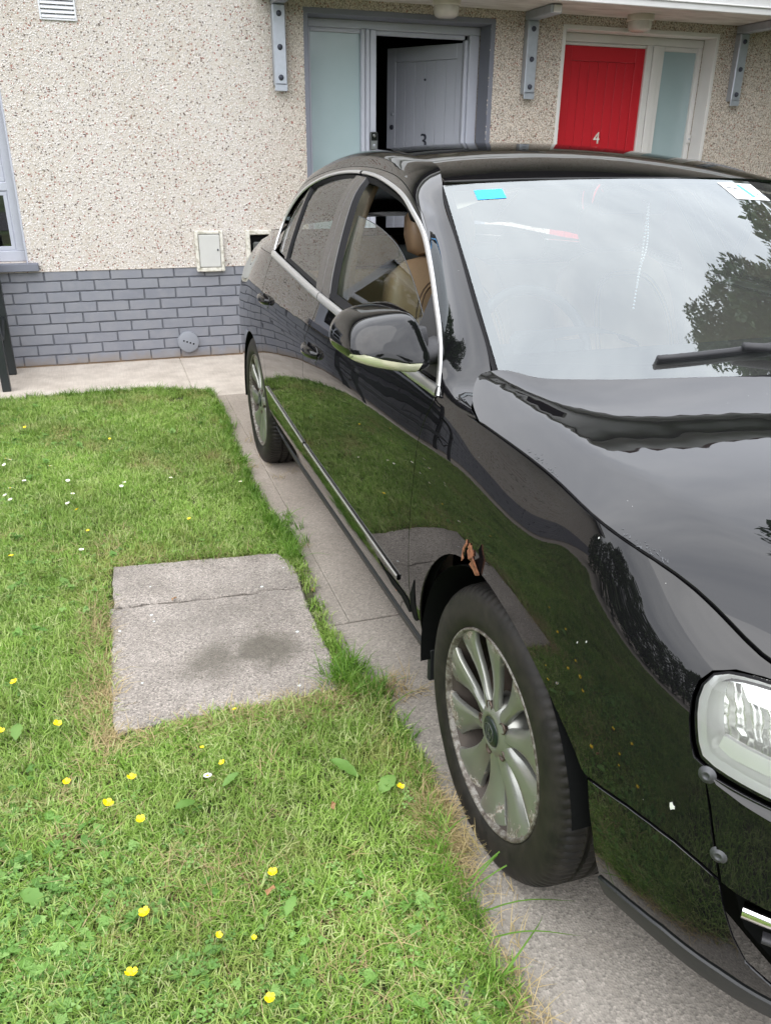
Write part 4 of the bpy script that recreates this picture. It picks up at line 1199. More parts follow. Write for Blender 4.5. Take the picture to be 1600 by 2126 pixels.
# --- wheels
def make_wheel(loc, rim_rot=0.0, flip=False):
    w = empty('wheel', loc, 0.0); w.parent = car
    if flip: w.rotation_euler = (0, 0, math.pi)
    R0 = .3155
    N = 384
    prof = [(.218, .085), (.231, .101), (.238, .108), (.252, .1135), (.270, .1155), (.288, .1120), (.300, .1050), (.3075, .0955), (.3115, .086), (.3135, .074), (.3140, .056),
            (.3145, .0545), (.3075, .052), (.3075, .044), (.3145, .0415), (.3155, .022), (.3155, .0205), (.3085, .018), (.3085, .010), (.3155, .0075)]
    prof = [(r+max(0, r-.24)*.17, a) for r, a in prof]
    full_ = [(r, -a) for r, a in prof]+[(r, a) for r, a in prof[::-1]]
    V, F = [], []; m = len(full_)
    for k in range(N):
        th = 2*math.pi*k/N; sl = k % 4 == 0; sl2 = (k+2) % 4 == 0
        for j, (r, a) in enumerate(full_):
            jj = j if j < 20 else 39-j
            rr = r
            if 7 <= jj <= 10 and sl: rr -= (.004, .006, .006, .0055)[jj-7]
            if jj in (14, 15) and sl2: rr -= .003
            y, z = rr*math.sin(th), rr*math.cos(th)
            zb = -loc[2]+.001
            if z < zb: z = zb
            bulge = 1+max(0, (-z-.20))*.35 if 3 <= jj <= 6 else 1
            V.append((a*bulge*(1.0 if a < 0 else 1.58), y, z))
    for k in range(N):
        k2 = (k+1) % N
        for j in range(m-1): F.append((k*m+j, k*m+j+1, k2*m+j+1, k2*m+j))
    o = mobj('tyre', V, F, M['tyre'], w, True); auto_smooth(o, 50)
    lip = MB().lathe([(.2215, -.094), (.2230, -.100), (.2255, -.1055), (.2285, -.1085), (.2320, -.107), (.2335, -.102), (.232, -.09)], 96)
    q = MB().lathe([(.2220, -.0935), (.208, -.07), (.203, .0), (.21, .09)], 64).build('rim_barrel', M['barrel'], w, True); recalc(q)
    o = lip.build('rim_lip', M['lip'], w, True); recalc(o)
    # ten blade spokes, each with one rolled bright edge
    for k in range(10):
        c0 = rim_rot+k*math.pi/5
        G = []
        nr, na = 14, 9
        for i in range(nr):
            u = i/(nr-1); r = .040+u*(.2240-.040)
            hw = np.interp(r, [.040, .065, .09, .15, .200, .2240], [.30, .26, .175, .178, .215, .252])
            tw = .05*math.sin(u*2.4)
            row = []
            for j in range(na):
                v = -1+2*j/(na-1)
                an = c0+tw*.6+hw*v
                x = -.086-.014*math.sin(u*math.pi*.5)+.002*(u**3)-.004*math.cos(u*6)
                x += .011*(v*.5+.5)**2*min(1, u*3)+(.006*max(0, v-.55)/.45 if u > .1 else 0)
                if v < -.8: x += .004
                row.append((x, r*math.sin(an), r*math.cos(an)))
            G.append(row)
        G = np.array(G)
        mb_ = MB(); mb_.grid(G)
        for jj, s_ in ((0, -1), (na-1, 1)):
            e = G[:, jj]; tdir = np.c_[0*e[:, 0], e[:, 2], -e[:, 1]]; tdir /= np.linalg.norm(tdir, axis=1)[:, None]
            mid_ = e+np.array([.005, 0, 0])+tdir*s_*.002; dp = e+np.array([.012, 0, 0])+tdir*s_*.001
            mb_.grid(np.stack([e, mid_, dp], 1))
        o = mb_.build('spoke', M['alloy'], w); auto_smooth(o, 40)
    hub = MB().lathe([(.030, -.080), (.036, -.097), (.046, -.0965), (.060, -.088), (.076, -.072), (.08, -.04)], 40)
    o = hub.build('hub', M['alloy'], w, True); recalc(o)
    cp = MB().lathe([(.0005, -.1015), (.020, -.1012), (.029, -.1000), (.0335, -.0975), (.035, -.093)], 36)
    o = cp.build('hub_cap', M['capblack'], w, True); recalc(o)
    em = MB().lathe([(.0205, -.1017), (.0205, -.1028), (.0225, -.1028), (.0225, -.1014)], 36)
    def stroke(p, q):
        p, q = np.array(p)*.0195, np.array(q)*.0195; d = (q-p)/np.linalg.norm(q-p); n_ = np.array([-d[1], d[0]])*.0011
        em.prism([tuple(p+n_), tuple(q+n_), tuple(q-n_), tuple(p-n_)], lambda u_, v_, t_: (t_, -u_, v_), -.1028, -.1013)
    for p, q in (((-.36, .95), (0, .12)), ((.36, .95), (0, .12)), ((-.82, .5), (-.34, -.85)), ((-.34, -.85), (0, -.05)), ((.82, .5), (.34, -.85)), ((.34, -.85), (0, -.05))): stroke(p, q)
    o = em.build('hub_emblem', M['capring'], w); recalc(o)
    for k in range(5):
        a = rim_rot+.31+k*2*math.pi/5; cy, cz = .057*math.sin(a), .057*math.cos(a)
        lb = MB().lathe([(.0128, -.0905), (.0128, -.0935), (.0112, -.0938), (.0106, -.083), (.0075, -.082), (.0072, -.090), (.0002, -.0905)], 14, c=(0, cy, cz))
        o = lb.build('lug_bolt', M['disc'], w, True); recalc(o)
    dk = MB().lathe([(.03, -.035), (.155, -.035), (.156, -.010), (.03, -.010)], 48, closed=True)
    o = dk.build('brake_disc', M['disc'], w); auto_smooth(o)
    bk = MB().lathe([(.002, .02), (.21, .02)], 40); bk.build('wheel_back', M['inner'], w)
    return w
SPX = -.776
make_wheel((SPX-.004, -.006, .2985), .12); make_wheel((SPX-.004, 2.709, .3040), .45)
make_wheel((-SPX, -.006, .2985), .3, True); make_wheel((-SPX, 2.709, .304), .1, True)
# wheel-arch liners, underbody
for y0, sx in ((0.0, 1), (2.68, 1), (0.0, -1), (2.68, -1)):
    G = []
    for a in np.linspace(-.12, math.pi-.20, 30):
        G.append([(sx*x, y0+(.375+.0*x)*math.cos(a), .287+.382*math.sin(a)) for x in (-.895, -.80, -.6, -.5)])
    m = MB(); m.grid(np.array(G)); m.build('arch_liner', M['inner'], car, True)
MB().box(-.62, .62, -.80, 3.7, .19, .30).build('underbody', M['inner'], car)
MB().box(-.84, .84, .42, 2.25, .20, .30).build('floor_pan', M['inner'], car)
MB().box(-.60, .60, -.75, .40, .30, .70).build('engine_block', M['inner'], car)
# mud flap of plastic behind the front wheel
m = MB(); m.box(-.870, -.70, .372, .388, .17, .27, .004); m.build('mud_flap', M['sillgrey'], car)

# --- interior
def seat(x, name='seat'):
    s = empty(name, (0, 0, 0)); s.parent = car
    def cushion(nm, C, mat='leather', n=12):
        """C: list of (y,z,halfwidth,halfthick,tilt) along the cushion"""
        G = []
        for y, z, hw, ht, tl in C:
            row = []
            for a in np.linspace(0, 2*math.pi, 29):
                c, si = math.cos(a), math.sin(a)
                u = hw*np.sign(c)*abs(c)**.5; v = ht*np.sign(si)*abs(si)**.6*(1+.25*abs(c)**3)
                row.append((x+u, y+v*math.cos(tl), z+v*math.sin(tl)))
            G.append(row)
        m = MB(); m.grid(np.array(G)); k = len(G)
        m.add(G[0][:-1], [tuple(range(28))]); m.add(G[-1][:-1], [tuple(range(28))])
        o = m.build(nm, M[mat], s, True); recalc(o); return o
    tl = -.35
    cushion('seat_back', [(1.39, .50, .20, .03, tl), (1.40, .53, .245, .075, tl), (1.44, .64, .255, .09, tl), (1.50, .80, .255, .09, tl), (1.56, .95, .245, .082, tl), (1.60, 1.05, .215, .072, tl), (1.625, 1.095, .15, .055, tl), (1.632, 1.107, .09, .035, tl)])
    cushion('headrest', [(1.600, 1.125, .09, .03, tl), (1.61, 1.145, .125, .052, tl), (1.628, 1.20, .132, .060, tl), (1.645, 1.262, .125, .052, tl), (1.654, 1.285, .10, .034, tl), (1.657, 1.292, .06, .018, tl)])
    cushion('seat_base', [(.95, .47, .20, .03, 1.4), (.97, .47, .25, .075, 1.4), (1.10, .465, .26, .085, 1.4), (1.3, .45, .26, .085, 1.4), (1.42, .44, .24, .06, 1.4)])
    for off in (.0, .016):
        st = curve(np.array([(x+.17-off, 1.335, .62), (x+.175-off, 1.37, .80), (x+.155-off, 1.44, .95), (x+.08, 1.49, 1.045-off), (x, 1.497, 1.055-off), (x-.08, 1.49, 1.045-off), (x-.155+off, 1.44, .95), (x-.175+off, 1.37, .80), (x-.17+off, 1.335, .62)]), 40)
        m = MB(); m.tube(st, .003, 5); m.build('seam', M['stitch'], s, True)
    return s
seat(-.365); seat(.365)
# rear bench
for x in (-.38, .38):
    m = MB(); m.box(x-.36, x+.36, 2.28, 2.42, .45, .98, .05); o = m.build('rear_seat_back', M['leather'], car); auto_smooth(o, 60)
    m = MB(); m.box(x-.13, x+.13, 2.36, 2.44, .99, 1.12, .035); o = m.build('rear_headrest', M['leather'], car); auto_smooth(o, 60)
m = MB(); m.box(-.72, .72, 1.80, 2.30, .30, .47, .05); m.build('rear_seat_base', M['leather'], car)
m = MB(); m.box(-.62, .62, 2.42, 3.2, .97, 1.0); m.build('parcel_shelf', M['dash'], car)
G = [[(x, y, float(roofz(np.array([x]), np.array([y]))[0])-.035-.03*abs(x/.55)**4) for x in np.linspace(-.57, .57, 12)] for y in np.linspace(1.0, 2.7, 14)]
m = MB(); m.grid(np.array(G)); m.build('headlining', M['beige'], car, True)
# dashboard
ds = [(.20, .945), (.32, .985), (.50, .995), (.64, .975), (.70, .93), (.72, .82), (.66, .62), (.5, .5)]
G = [[(x, y-.10*(1-(x/.75)**2)*.2, z) for y, z in ds] for x in np.linspace(-.74, .74, 14)]
m = MB(); m.grid(np.array(G)); m.build('dashboard', M['dash'], car, True)
m = MB()
hood_ = [[(-.365+.17*math.cos(a), .58+.10*u, .985+.045*math.sin(a)) for a in np.linspace(0, math.pi, 14)] for u in (0, 1)]
m.grid(np.array(hood_)); m.build('instrument_hood', M['dash'], car, True)
sw = empty('steering_wheel', (-.365, .86, .93)); sw.parent = car; sw.rotation_euler = (math.radians(-28), 0, 0)
m = MB(); m.tube([(.182*math.cos(a), 0, .182*math.sin(a)) for a in np.linspace(0, 2*math.pi, 40, endpoint=False)], .0155, 10, closed=True); m.build('wheel_ring', M['dash'], sw, True)
m = MB(); m.box(-.17, .17, -.012, .012, -.025, .02, .008); m.box(-.02, .02, -.012, .012, -.17, 0, .006); m.box(-.075, .075, -.03, .02, -.07, .055, .02); o = m.build('wheel_spokes', M['dash'], sw)
# door cards, pillar trims
for sx in (1, -1):
    for y0, y1, nm in ((.46, 1.48, 'front_door_card'), (1.6, 2.3, 'rear_door_card')):
        G = []
        for y in np.linspace(y0, y1, 8):
            zt_ = float(belt(y)[0])-.01
            G.append([(sx*-(.80-.0*y), y, zt_), (sx*-.765, y, zt_-.02), (sx*-.755, y, zt_-.16), (sx*-.70, y, zt_-.22), (sx*-.70, y, zt_-.27), (sx*-.77, y, zt_-.30), (sx*-.78, y, .35)])
        m = MB(); m.grid(np.array(G)); m.build(nm, M['beige'] if nm[0] == 'f' else M['dash'], car, True)
    pb = np.array([(-.80, 1.50, .62), (-.79, 1.52, .80), (-.775, 1.56, 1.0), (-.72, 1.63, 1.18), (-.655, 1.69, 1.31), (-.60, 1.73, 1.385)])
    pc = curve(pb, 20); m = MB(); G = []
    for i, p in enumerate(pc):
        wdt = np.interp(i, [0, 19], [.105, .055]); G.append([p+np.array([.012, -wdt, 0]), p+np.array([.040, -wdt*.6, 0]), p+np.array([.045, wdt*.5, 0]), p+np.array([.01, wdt, 0])])
    m.grid(np.array(G)*[sx, 1, 1]); m.build('pillar_trim', M['beige'], car, True)
    m = MB(); G = []
    for i, t_ in enumerate(np.linspace(.03, .38, 14)):
        a3 = skin(np.array([[t_+ta, .25]]))[0]; b3 = skin(np.array([[t_+ta, .95]]))[0]; G.append([a3+np.array([.03, .02, -.02]), (a3+b3)/2+np.array([.035, .05, -.035]), b3+np.array([.02, .04, -.03])])
    m.grid(np.array(G)*[sx, 1, 1]); m.build('screen_pillar_trim', M['beige'], car, True)
    m = MB(); G = []
    for t_ in np.linspace(.70, .98, 12):
        a3 = skin(np.array([[t_, .15]]))[0]; b3 = skin(np.array([[t_, .97]]))[0]; G.append([a3+np.array([.03, 0, -.02]), (a3+b3)/2+np.array([.05, -.02, -.03]), b3+np.array([.02, -.03, -.03])])
    m.grid(np.array(G)*[sx, 1, 1]); m.build('rear_pillar_trim', M['beige'], car, True)
# inner black rail above the door aperture, grab rail of seat-belt
m = MB()
rl = curve(np.array([(-.70, 1.0, 1.30), (-.655, 1.2, 1.345), (-.63, 1.5, 1.372), (-.615, 1.75, 1.38), (-.62, 2.0, 1.375), (-.65, 2.2, 1.34)]), 20)
m.tube(rl, .018, 8); m.build('roof_rail_seal', M['seal'], car, True)
m = MB(); m.grid(np.array([[(-.765, 1.50, .55), (-.765, 1.545, .55)], [(-.745, 1.55, .9), (-.745, 1.595, .9)], [(-.68, 1.62, 1.16), (-.68, 1.665, 1.16)]])); m.build('seat_belt', M['dash'], car)
# rear-view mirror, sun visors
m = MB(); m.box(-.12, .12, .955, .985, 1.30, 1.365, .012); m.build('rear_view_mirror', M['dash'], car)
m = MB(); m.tube([(0, .97, 1.36), (0, .96, 1.395)], .010, 8); m.build('mirror_stalk', M['dash'], car, True)
for sx in (1, -1):
    m = MB(); m.box(.10, .50, 0, .16, -.010, .010, .008); o = m.build('sun_visor', M['beige'], car); o.location = (0 if sx > 0 else -.60, 1.03, 1.372); o.rotation_euler = (.12, 0, 0)

# stickers inside the screen
def sticker(name, a0, a1, t0, t1, mat, sk=0, off=.007, parent=None):
    uv = np.array([(a0+sk, t0), (a1+sk, t0), (a1, t1), (a0, t1)]); n1 = 6
    G = np.array([[uv[0]*(1-i/n1)*(1-j/n1)+uv[1]*(i/n1)*(1-j/n1)+uv[2]*(i/n1)*(j/n1)+uv[3]*(1-i/n1)*(j/n1) for j in range(n1+1)] for i in range(n1+1)]).reshape(-1, 2)
    P = wscr(G); N = fnormal(wscr, G, 1); N *= np.sign(N[:, 2])[:, None]
    m = MB(); m.grid((P-N*off).reshape(n1+1, n1+1, 3)); return m.build(name, mat, parent or car, True)
sticker('blue_sticker', -.865, -.745, .885, .945, M['blue'], off=-.0012)
pd = sticker('paper_disc_holder', .40, .66, .845, .965, M['paper'], off=-.0012)
sticker('teal_stripe', .515, .545, .86, .955, M['teal'], .02, -.0022, pd)
# a few printed strokes on the disc
for a0, t0 in ((.42, .925), (.43, .905), (.46, .92), (.45, .885)):
    sticker('printed_line', a0, a0+.035, t0, t0+.006, M['ink'], 0, -.0024, pd)
def text_on_screen(txt, a, t_, size, mat, parent, off=-.0026, ya=0.0):
    cu = bpy.data.curves.new('print', 'FONT'); cu.body = txt; cu.size = size
    tmp = bpy.data.objects.new('print', cu); COL.objects.link(tmp)
    dg = bpy.context.evaluated_depsgraph_get(); me = bpy.data.meshes.new_from_object(tmp.evaluated_get(dg))
    v = np.array([x.co[:] for x in me.vertices]); f = [tuple(p.vertices) for p in me.polygons]
    bpy.data.objects.remove(tmp); bpy.data.curves.remove(cu); bpy.data.meshes.remove(me)
    G = np.c_[a+v[:, 0]/.62, t_+v[:, 1]/.85]
    P = wscr(G); N = fnormal(wscr, G, 1); N *= np.sign(N[:, 2])[:, None]
    return mobj('printed_text', P-N*off, f, mat, parent)
text_on_screen('06-26', .585, .875, .022, M['ink'], pd)
# ------------------------------------------------------------------ ground
def sheet(name, poly, z, mat, label=None, kind='structure'):
    return tag(mobj(name, [(x, y, z) for x, y in poly], [tuple(range(len(poly)))], mat), label, None, None, kind)
sheet('ground', [(-300, -300), (300, -300), (300, 300), (-300, 300)], -.06, M['far'], 'wide green ground around the houses')
sheet('road', [(-60, -18.5), (60, -18.5), (60, -12.5), (-60, -12.5)], -.05, M['asphalt'], 'grey road in front of the gardens')
# lawn edge line (read off the photograph)
EDGE = [(1.09, -1.10), (1.105, -1.30), (1.108, -1.76), (1.085, -2.28), (1.075, -2.78), (1.088, -3.19), (1.112, -3.44), (1.112, -3.62), (1.10, -4.19), (1.115, -4.39), (1.13, -4.50), (1.15, -4.65), (1.155, -4.83), (1.142, -4.98), (1.115, -5.09), (1.105, -5.18), (1.10, -5.29), (1.093, -5.39), (1.10, -5.46), (1.09, -5.53), (1.085, -6.2), (1.08, -7.5), (1.08, -11.0)]
TOPE = [(-2.9, -.93), (-2.0, -.94), (-.6, -.94), (-.193, -.935), (.235, -.885), (.689, -.90), (.95, -1.02), (1.09, -1.10)]
lawn_poly = TOPE+EDGE[1:]+[(-2.9, -11.0)]
# lawn soil, gently uneven
LP_ = np.array(lawn_poly)
def soilmap(uv):
    x, y = uv[:, 0], uv[:, 1]
    z = .006+.005*np.sin(x*3.1+1)*np.cos(y*2.3)+.003*np.sin(x*7.7+y*5.1)
    return np.c_[x, y, z]
inner = panel('lawn', LP_, soilmap, M['soil'], None, 1, .16, thick=.08)
tag(inner, 'green front lawn with buttercups and daisies', None, None, 'structure')
# concrete: path along the wall, drive strips with open joints
MB().box(-8, -2.9, -11.5, -.906, -.12, -.001, .004).build('side_path', M['path'], None, kind='structure', label='concrete path beside the lawn')
MB().box(-8, 1.0, -.905, .02, -.12, 0.0, .004).box(1.001, 9.5, -1.13, .02, -.12, 0.0, .004).build('path', M['path'], None, kind='structure', label='pale concrete path along the foot of the house wall')
dr = empty('drive', (0, 0, 0)); tag(dr, 'concrete drive under the black car cast in bays', None, None, 'structure')
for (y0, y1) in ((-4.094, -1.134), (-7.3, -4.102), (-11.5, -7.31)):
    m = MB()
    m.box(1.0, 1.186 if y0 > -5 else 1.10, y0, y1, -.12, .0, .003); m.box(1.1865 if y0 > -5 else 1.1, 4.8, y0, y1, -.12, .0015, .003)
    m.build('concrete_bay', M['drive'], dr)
# paving slab laid in the lawn, cracked in two
slabA = [(.432, -3.484), (.75, -3.515), (1.045, -3.552), (1.077, -3.63), (1.088, -3.745), (1.080, -3.80), (1.074, -3.846), (.98, -3.830), (.90, -3.834), (.835, -3.826), (.77, -3.824), (.717, -3.819), (.66, -3.815), (.628, -3.812), (.57, -3.802), (.529, -3.799), (.47, -3.800), (.428, -3.792), (.424, -3.7)]
slabB = [(.411, -3.805), (.427, -3.801), (.47, -3.811), (.529, -3.809), (.57, -3.814), (.628, -3.826), (.66, -3.829), (.717, -3.831), (.77, -3.834), (.835, -3.836), (.90, -3.843), (.98, -3.838), (1.073, -3.857), (1.069, -3.903), (1.067, -4.135), (1.064, -4.30), (1.058, -4.40), (1.05, -4.470), (.85, -4.475), (.634, -4.470), (.461, -4.480), (.420, -4.482), (.405, -4.40), (.408, -4.236), (.413, -4.0)]
sl = empty('paving_slab', (.74, -3.98, 0), 0, 'weathered grey concrete slab cracked across, lying in the lawn', 'paving slab')
for pts in (slabA, slabB):
    P_ = resample(np.array(pts)-[.74, -3.98], .035); P_ = P_+RNG.normal(0, .0024, P_.shape)
    n = len(P_); P2 = inset_poly(P_, .007)+RNG.normal(0, .0010, P_.shape)
    V = [(x, y, -.05) for x, y in P_]+[(x, y, .019+RNG.normal()*.001) for x, y in P_]+[(x, y, .025) for x, y in P2]
    F = [(i, (i+1) % n, n+(i+1) % n, n+i) for i in range(n)]+[(n+i, n+(i+1) % n, 2*n+(i+1) % n, 2*n+i) for i in range(n)]+[tuple(range(2*n, 3*n))]
    o = mobj('slab_half', V, F, M['slab'], sl); recalc(o)
m = MB()
P_ = np.array([(.795, -1.310), (.806, -1.195), (.95, -1.12), (.93, -1.27), (.87, -1.30)])
V = [(x, y, -.05) for x, y in P_]+[(x, y, .006) for x, y in P_]
o = mobj('stone_slab', V, [(0, 1, 6, 5), (1, 2, 7, 6), (2, 3, 8, 7), (3, 4, 9, 8), (4, 0, 5, 9), (5, 6, 7, 8, 9)], M['path']); recalc(o)
tag(o, 'small broken slab sunk in the far corner of the lawn', 'paving slab')

# ------------------------------------------------------------------ the terrace: wall, brick plinth, window, two doors, canopy, roof
house = empty('terraced_house', (0, 0, 0), 0, 'pebble-dashed terraced house with grey brick plinth, grey door 3 and red door 4', 'house')
D3 = (2.086, 3.490, 2.355); D4 = (4.124, 5.518, 2.356); WN = (-1.35, .022, .742, 1.98); DEP = .20
Z0, ZT = .678, 3.60
XA, XB = -9.0, 10.0
def rects():
    """wall face cut round its openings: (x0, x1, z0, z1)"""
    return [(XA, WN[0], Z0, ZT), (WN[0], WN[1], Z0, WN[2]), (WN[0], WN[1], WN[3], ZT), (WN[1], D3[0], Z0, ZT), (D3[0], D3[1], D3[2], ZT), (D3[1], D4[0], Z0, ZT), (D4[0], D4[1], D4[2], ZT), (D4[1], XB, Z0, ZT)]
m = MB()
for x0, x1, z0, z1 in rects():
    m.box(x0, x1, 0.0, .25, z0, min(z1, 2.80))
m.build('wall', M['dash_wall'], house)
MB().box(XA, XB, .004, .25, 2.80, ZT).build('upper_wall', M['dash_wall'], house)
# pebbles of the dash standing proud of the render
pv, psz, prot = [], [], []
def dash(x0, x1, z0, z1, dens):
    n = int((x1-x0)*(z1-z0)*dens)
    p = np.c_[RNG.uniform(x0, x1, n), np.full(n, -.0005), RNG.uniform(z0+.003, z1-.003, n)]
    return p
pts = np.vstack([dash(WN[1]+.004, D3[0]-.004, Z0, 2.5, 7000), dash(-.4, WN[1], Z0, WN[2], 5000), dash(D3[0], D3[1], D3[2], 2.45, 7000), dash(D3[1], D4[0], 1.15, 2.45, 7000), dash(D4[0], D4[1], D4[2], 2.45, 7000), dash(D4[1], 6.6, 1.0, 2.45, 6000)])
def scatter(name, pts, rots, scales, idx, templates, parent=None, label=None):
    """points carrying their own turn, size and choice of template"""
    me = bpy.data.meshes.new(name)
    me.vertices.add(len(pts)); me.vertices.foreach_set('co', np.asarray(pts, np.float32).ravel())
    a = me.attributes.new('turn', 'FLOAT_VECTOR', 'POINT'); a.data.foreach_set('vector', np.asarray(rots, np.float32).ravel())
    a = me.attributes.new('size', 'FLOAT_VECTOR', 'POINT'); a.data.foreach_set('vector', np.asarray(scales, np.float32).ravel())
    a = me.attributes.new('pick', 'INT', 'POINT'); a.data.foreach_set('value', np.asarray(idx, np.int32))
    o = bpy.data.objects.new(name, me); COL.objects.link(o)
    if parent: o.parent = parent
    c = bpy.data.collections.new(name+'_templates')
    for i, t_ in enumerate(templates):
        ob = bpy.data.objects.new('%s_template_%02d' % (name, i), t_); c.objects.link(ob)
    g = bpy.data.node_groups.new(name, 'GeometryNodeTree')
    g.interface.new_socket('Geometry', in_out='INPUT', socket_type='NodeSocketGeometry'); g.interface.new_socket('Geometry', in_out='OUTPUT', socket_type='NodeSocketGeometry')
    n, l = g.nodes, g.links
    gi, go = n.new('NodeGroupInput'), n.new('NodeGroupOutput')
    ci = n.new('GeometryNodeCollectionInfo'); ci.inputs['Collection'].default_value = c; ci.inputs['Separate Children'].default_value = True; ci.inputs['Reset Children'].default_value = True
    ip = n.new('GeometryNodeInstanceOnPoints'); ip.inputs['Pick Instance'].default_value = True
    def attr(nm, ty):
        q = n.new('GeometryNodeInputNamedAttribute'); q.data_type = ty; q.inputs['Name'].default_value = nm; return q.outputs['Attribute']
    e2r = n.new('FunctionNodeEulerToRotation')
    l.new(gi.outputs[0], ip.inputs['Points']); l.new(ci.outputs[0], ip.inputs['Instance'])
    l.new(attr('pick', 'INT'), ip.inputs['Instance Index']); l.new(attr('turn', 'FLOAT_VECTOR'), e2r.inputs[0]); l.new(e2r.outputs[0], ip.inputs['Rotation'])
    l.new(attr('size', 'FLOAT_VECTOR'), ip.inputs['Scale']); l.new(ip.outputs[0], go.inputs[0])
    md = o.modifiers.new('scatter', 'NODES'); md.node_group = g
    return tag(o, label, None, None, 'stuff')
def mesh_of(name, v, f, mat, smooth=False):
    me = bpy.data.meshes.new(name); me.from_pydata([tuple(map(float, p)) for p in v], [], f); me.materials.append(mat)
    if smooth: me.shade_smooth()
    return me
ph = (1+5**.5)/2
ICV = np.array([(-1, ph, 0), (1, ph, 0), (-1, -ph, 0), (1, -ph, 0), (0, -1, ph), (0, 1, ph), (0, -1, -ph), (0, 1, -ph), (ph, 0, -1), (ph, 0, 1), (-ph, 0, -1), (-ph, 0, 1)])/1.902
ICF = [(0, 11, 5), (0, 5, 1), (0, 1, 7), (0, 7, 10), (0, 10, 11), (1, 5, 9), (5, 11, 4), (11, 10, 2), (10, 7, 6), (7, 1, 8), (3, 9, 4), (3, 4, 2), (3, 2, 6), (3, 6, 8), (3, 8, 9), (4, 9, 5), (2, 4, 11), (6, 2, 10), (8, 6, 7), (9, 8, 1)]
peb = [mesh_of('dash_pebble', ICV*[1, .55, .8]*(1+RNG.normal(0, .12, (12, 1))), ICF, M['pebble']) for _ in range(4)]
k = len(pts)
scatter('pebble_dash', pts, np.c_[RNG.uniform(-.3, .3, k), RNG.uniform(0, 6.28, k), RNG.uniform(-.3, .3, k)], np.repeat(RNG.uniform(.0035, .0070, k)[:, None], 3, 1), RNG.integers(0, 4, k), peb, house, 'cream pebble dash with red and dark stones')

# --- plinth of painted bricks
pl = empty('plinth', (0, 0, 0)); pl.parent = house; tag(pl, 'blue grey painted brick plinth')
m = MB()
for x0, x1 in ((XA, D3[0]), (D3[1], D4[0]), (D4[1], XB)): m.box(x0, x1, .0075, .25, -.02, Z0)
m.build('mortar', M['mortar'], pl)
def brick_mesh(L, seed):
    r = np.random.default_rng(seed)
    h = .0655; n = 4
    out = []
    for i in range(n): out.append((L*i/n, 0))
    out.append((L, 0)); out.append((L, h))
    for i in range(n): out.append((L*(1-(i+1)/n), h))
    out = np.array(out[:-1]); out = np.vstack([out, [(0, h)]])
    c = np.array([L/2, h/2])
    fr_ = out+r.normal(0, .0011, out.shape); ins = fr_+(c-fr_)*np.array([.018, .06])
    k = len(out)
    V = [(x, .016, z) for x, z in fr_]+[(x, .0035+r.normal()*.0008, z) for x, z in fr_]+[(x, r.normal()*.0005, z) for x, z in ins]
    F = [(i, (i+1) % k, k+(i+1) % k, k+i) for i in range(k)]+[(k+i, k+(i+1) % k, 2*k+(i+1) % k, 2*k+i) for i in range(k)]+[tuple(range(2*k, 3*k))]
    me = mesh_of('brick', V, F, M['brick']); me.shade_smooth()
    import bmesh as _b
    bm = _b.new(); bm.from_mesh(me); _b.ops.recalc_face_normals(bm, faces=bm.faces)
    for e in bm.edges:
        if len(e.link_faces) == 2 and e.calc_face_angle(0) > .6: e.smooth = False
    bm.to_mesh(me); bm.free(); return me
BM = [brick_mesh(.215, s) for s in range(8)]
BMs = {}
joined = MB()
for c_ in range(9):                                   # course 0 is the topmost full row
    zb = .0125+.075*(8-c_)
    off = -.1075 if c_ % 2 == 0 else 0.0
    i0, i1 = int((XA-off)/.225), int((XB-off)/.225)
    for i in range(i0, i1):
        xa, xb = off+.225*i+.005, off+.225*i+.220
        xa2, xb2 = xa, xb
        for o0, o1 in ((D3[0], D3[1]), (D4[0], D4[1])):
            if xa2 < o0 < xb2: xb2 = o0-.002
            if xa2 < o1 < xb2: xa2 = o1+.002
            if o0 <= (xa2+xb2)/2 <= o1: xb2 = xa2
        if xb2-xa2 < .03: continue
        whole = abs(xb2-xa2-.215) < 1e-6
        if -1.6 < xa2 < 1.90 and len(BMs) < 290:
            if whole: me = BM[int(RNG.integers(0, 8))]
            else: me = brick_mesh(xb2-xa2, i+c_)
            b = bpy.data.objects.new('brick', me); COL.objects.link(b); b.parent = pl; b.location = (xa2, RNG.normal()*.0008, zb+RNG.normal()*.0006)
            BMs[(c_, i)] = 1
        else:
            joined.box(xa2, xb2, .0, .012, zb, zb+.0655, .003)
joined.build('brickwork', M['brick'], pl, kind='stuff')
# bell cast of the dash over the plinth
MB().box(WN[1]-.3, D3[0], -.006, .0, Z0-.003, Z0+.006, .002).build('dash_stop', M['dash_wall'], house)

# --- window at the left
wd = empty('window', (0, 0, 0)); wd.parent = house; tag(wd, 'grey framed window over a grey sill')
m = MB()
y0, y1 = .075, .13
x0, x1, z0, z1 = WN
m.box(x0, x1, y0, y1, z0, z0+.075, .006); m.box(x0, x1, y0, y1, z1-.06, z1, .006); m.box(x1-.060, x1, y0+.001, y1, z0+.070, z1-.055, .006); m.box(x0, x0+.06, y0+.001, y1, z0+.070, z1-.055, .006); m.box(-.72, -.65, y0+.0015, y1, z0+.070, z1-.055, .006)
m.box(x0, x1, y0+.002, y1, 1.205, 1.265, .006)
for a, b in ((z0+.075, 1.205), (1.265, z1-.06)):
    for p, q in ((x0+.06, -.72), (-.65, x1-.06)):
        m.box(p, q, y0+.01, y1-.01, a, a+.028, .004); m.box(p, q, y0+.01, y1-.01, b-.028, b, .004); m.box(p, p+.028, y0+.011, y1-.011, a, b, .004); m.box(q-.028, q, y0+.011, y1-.011, a, b, .004)
m.build('frame', M['greyframe'], wd)
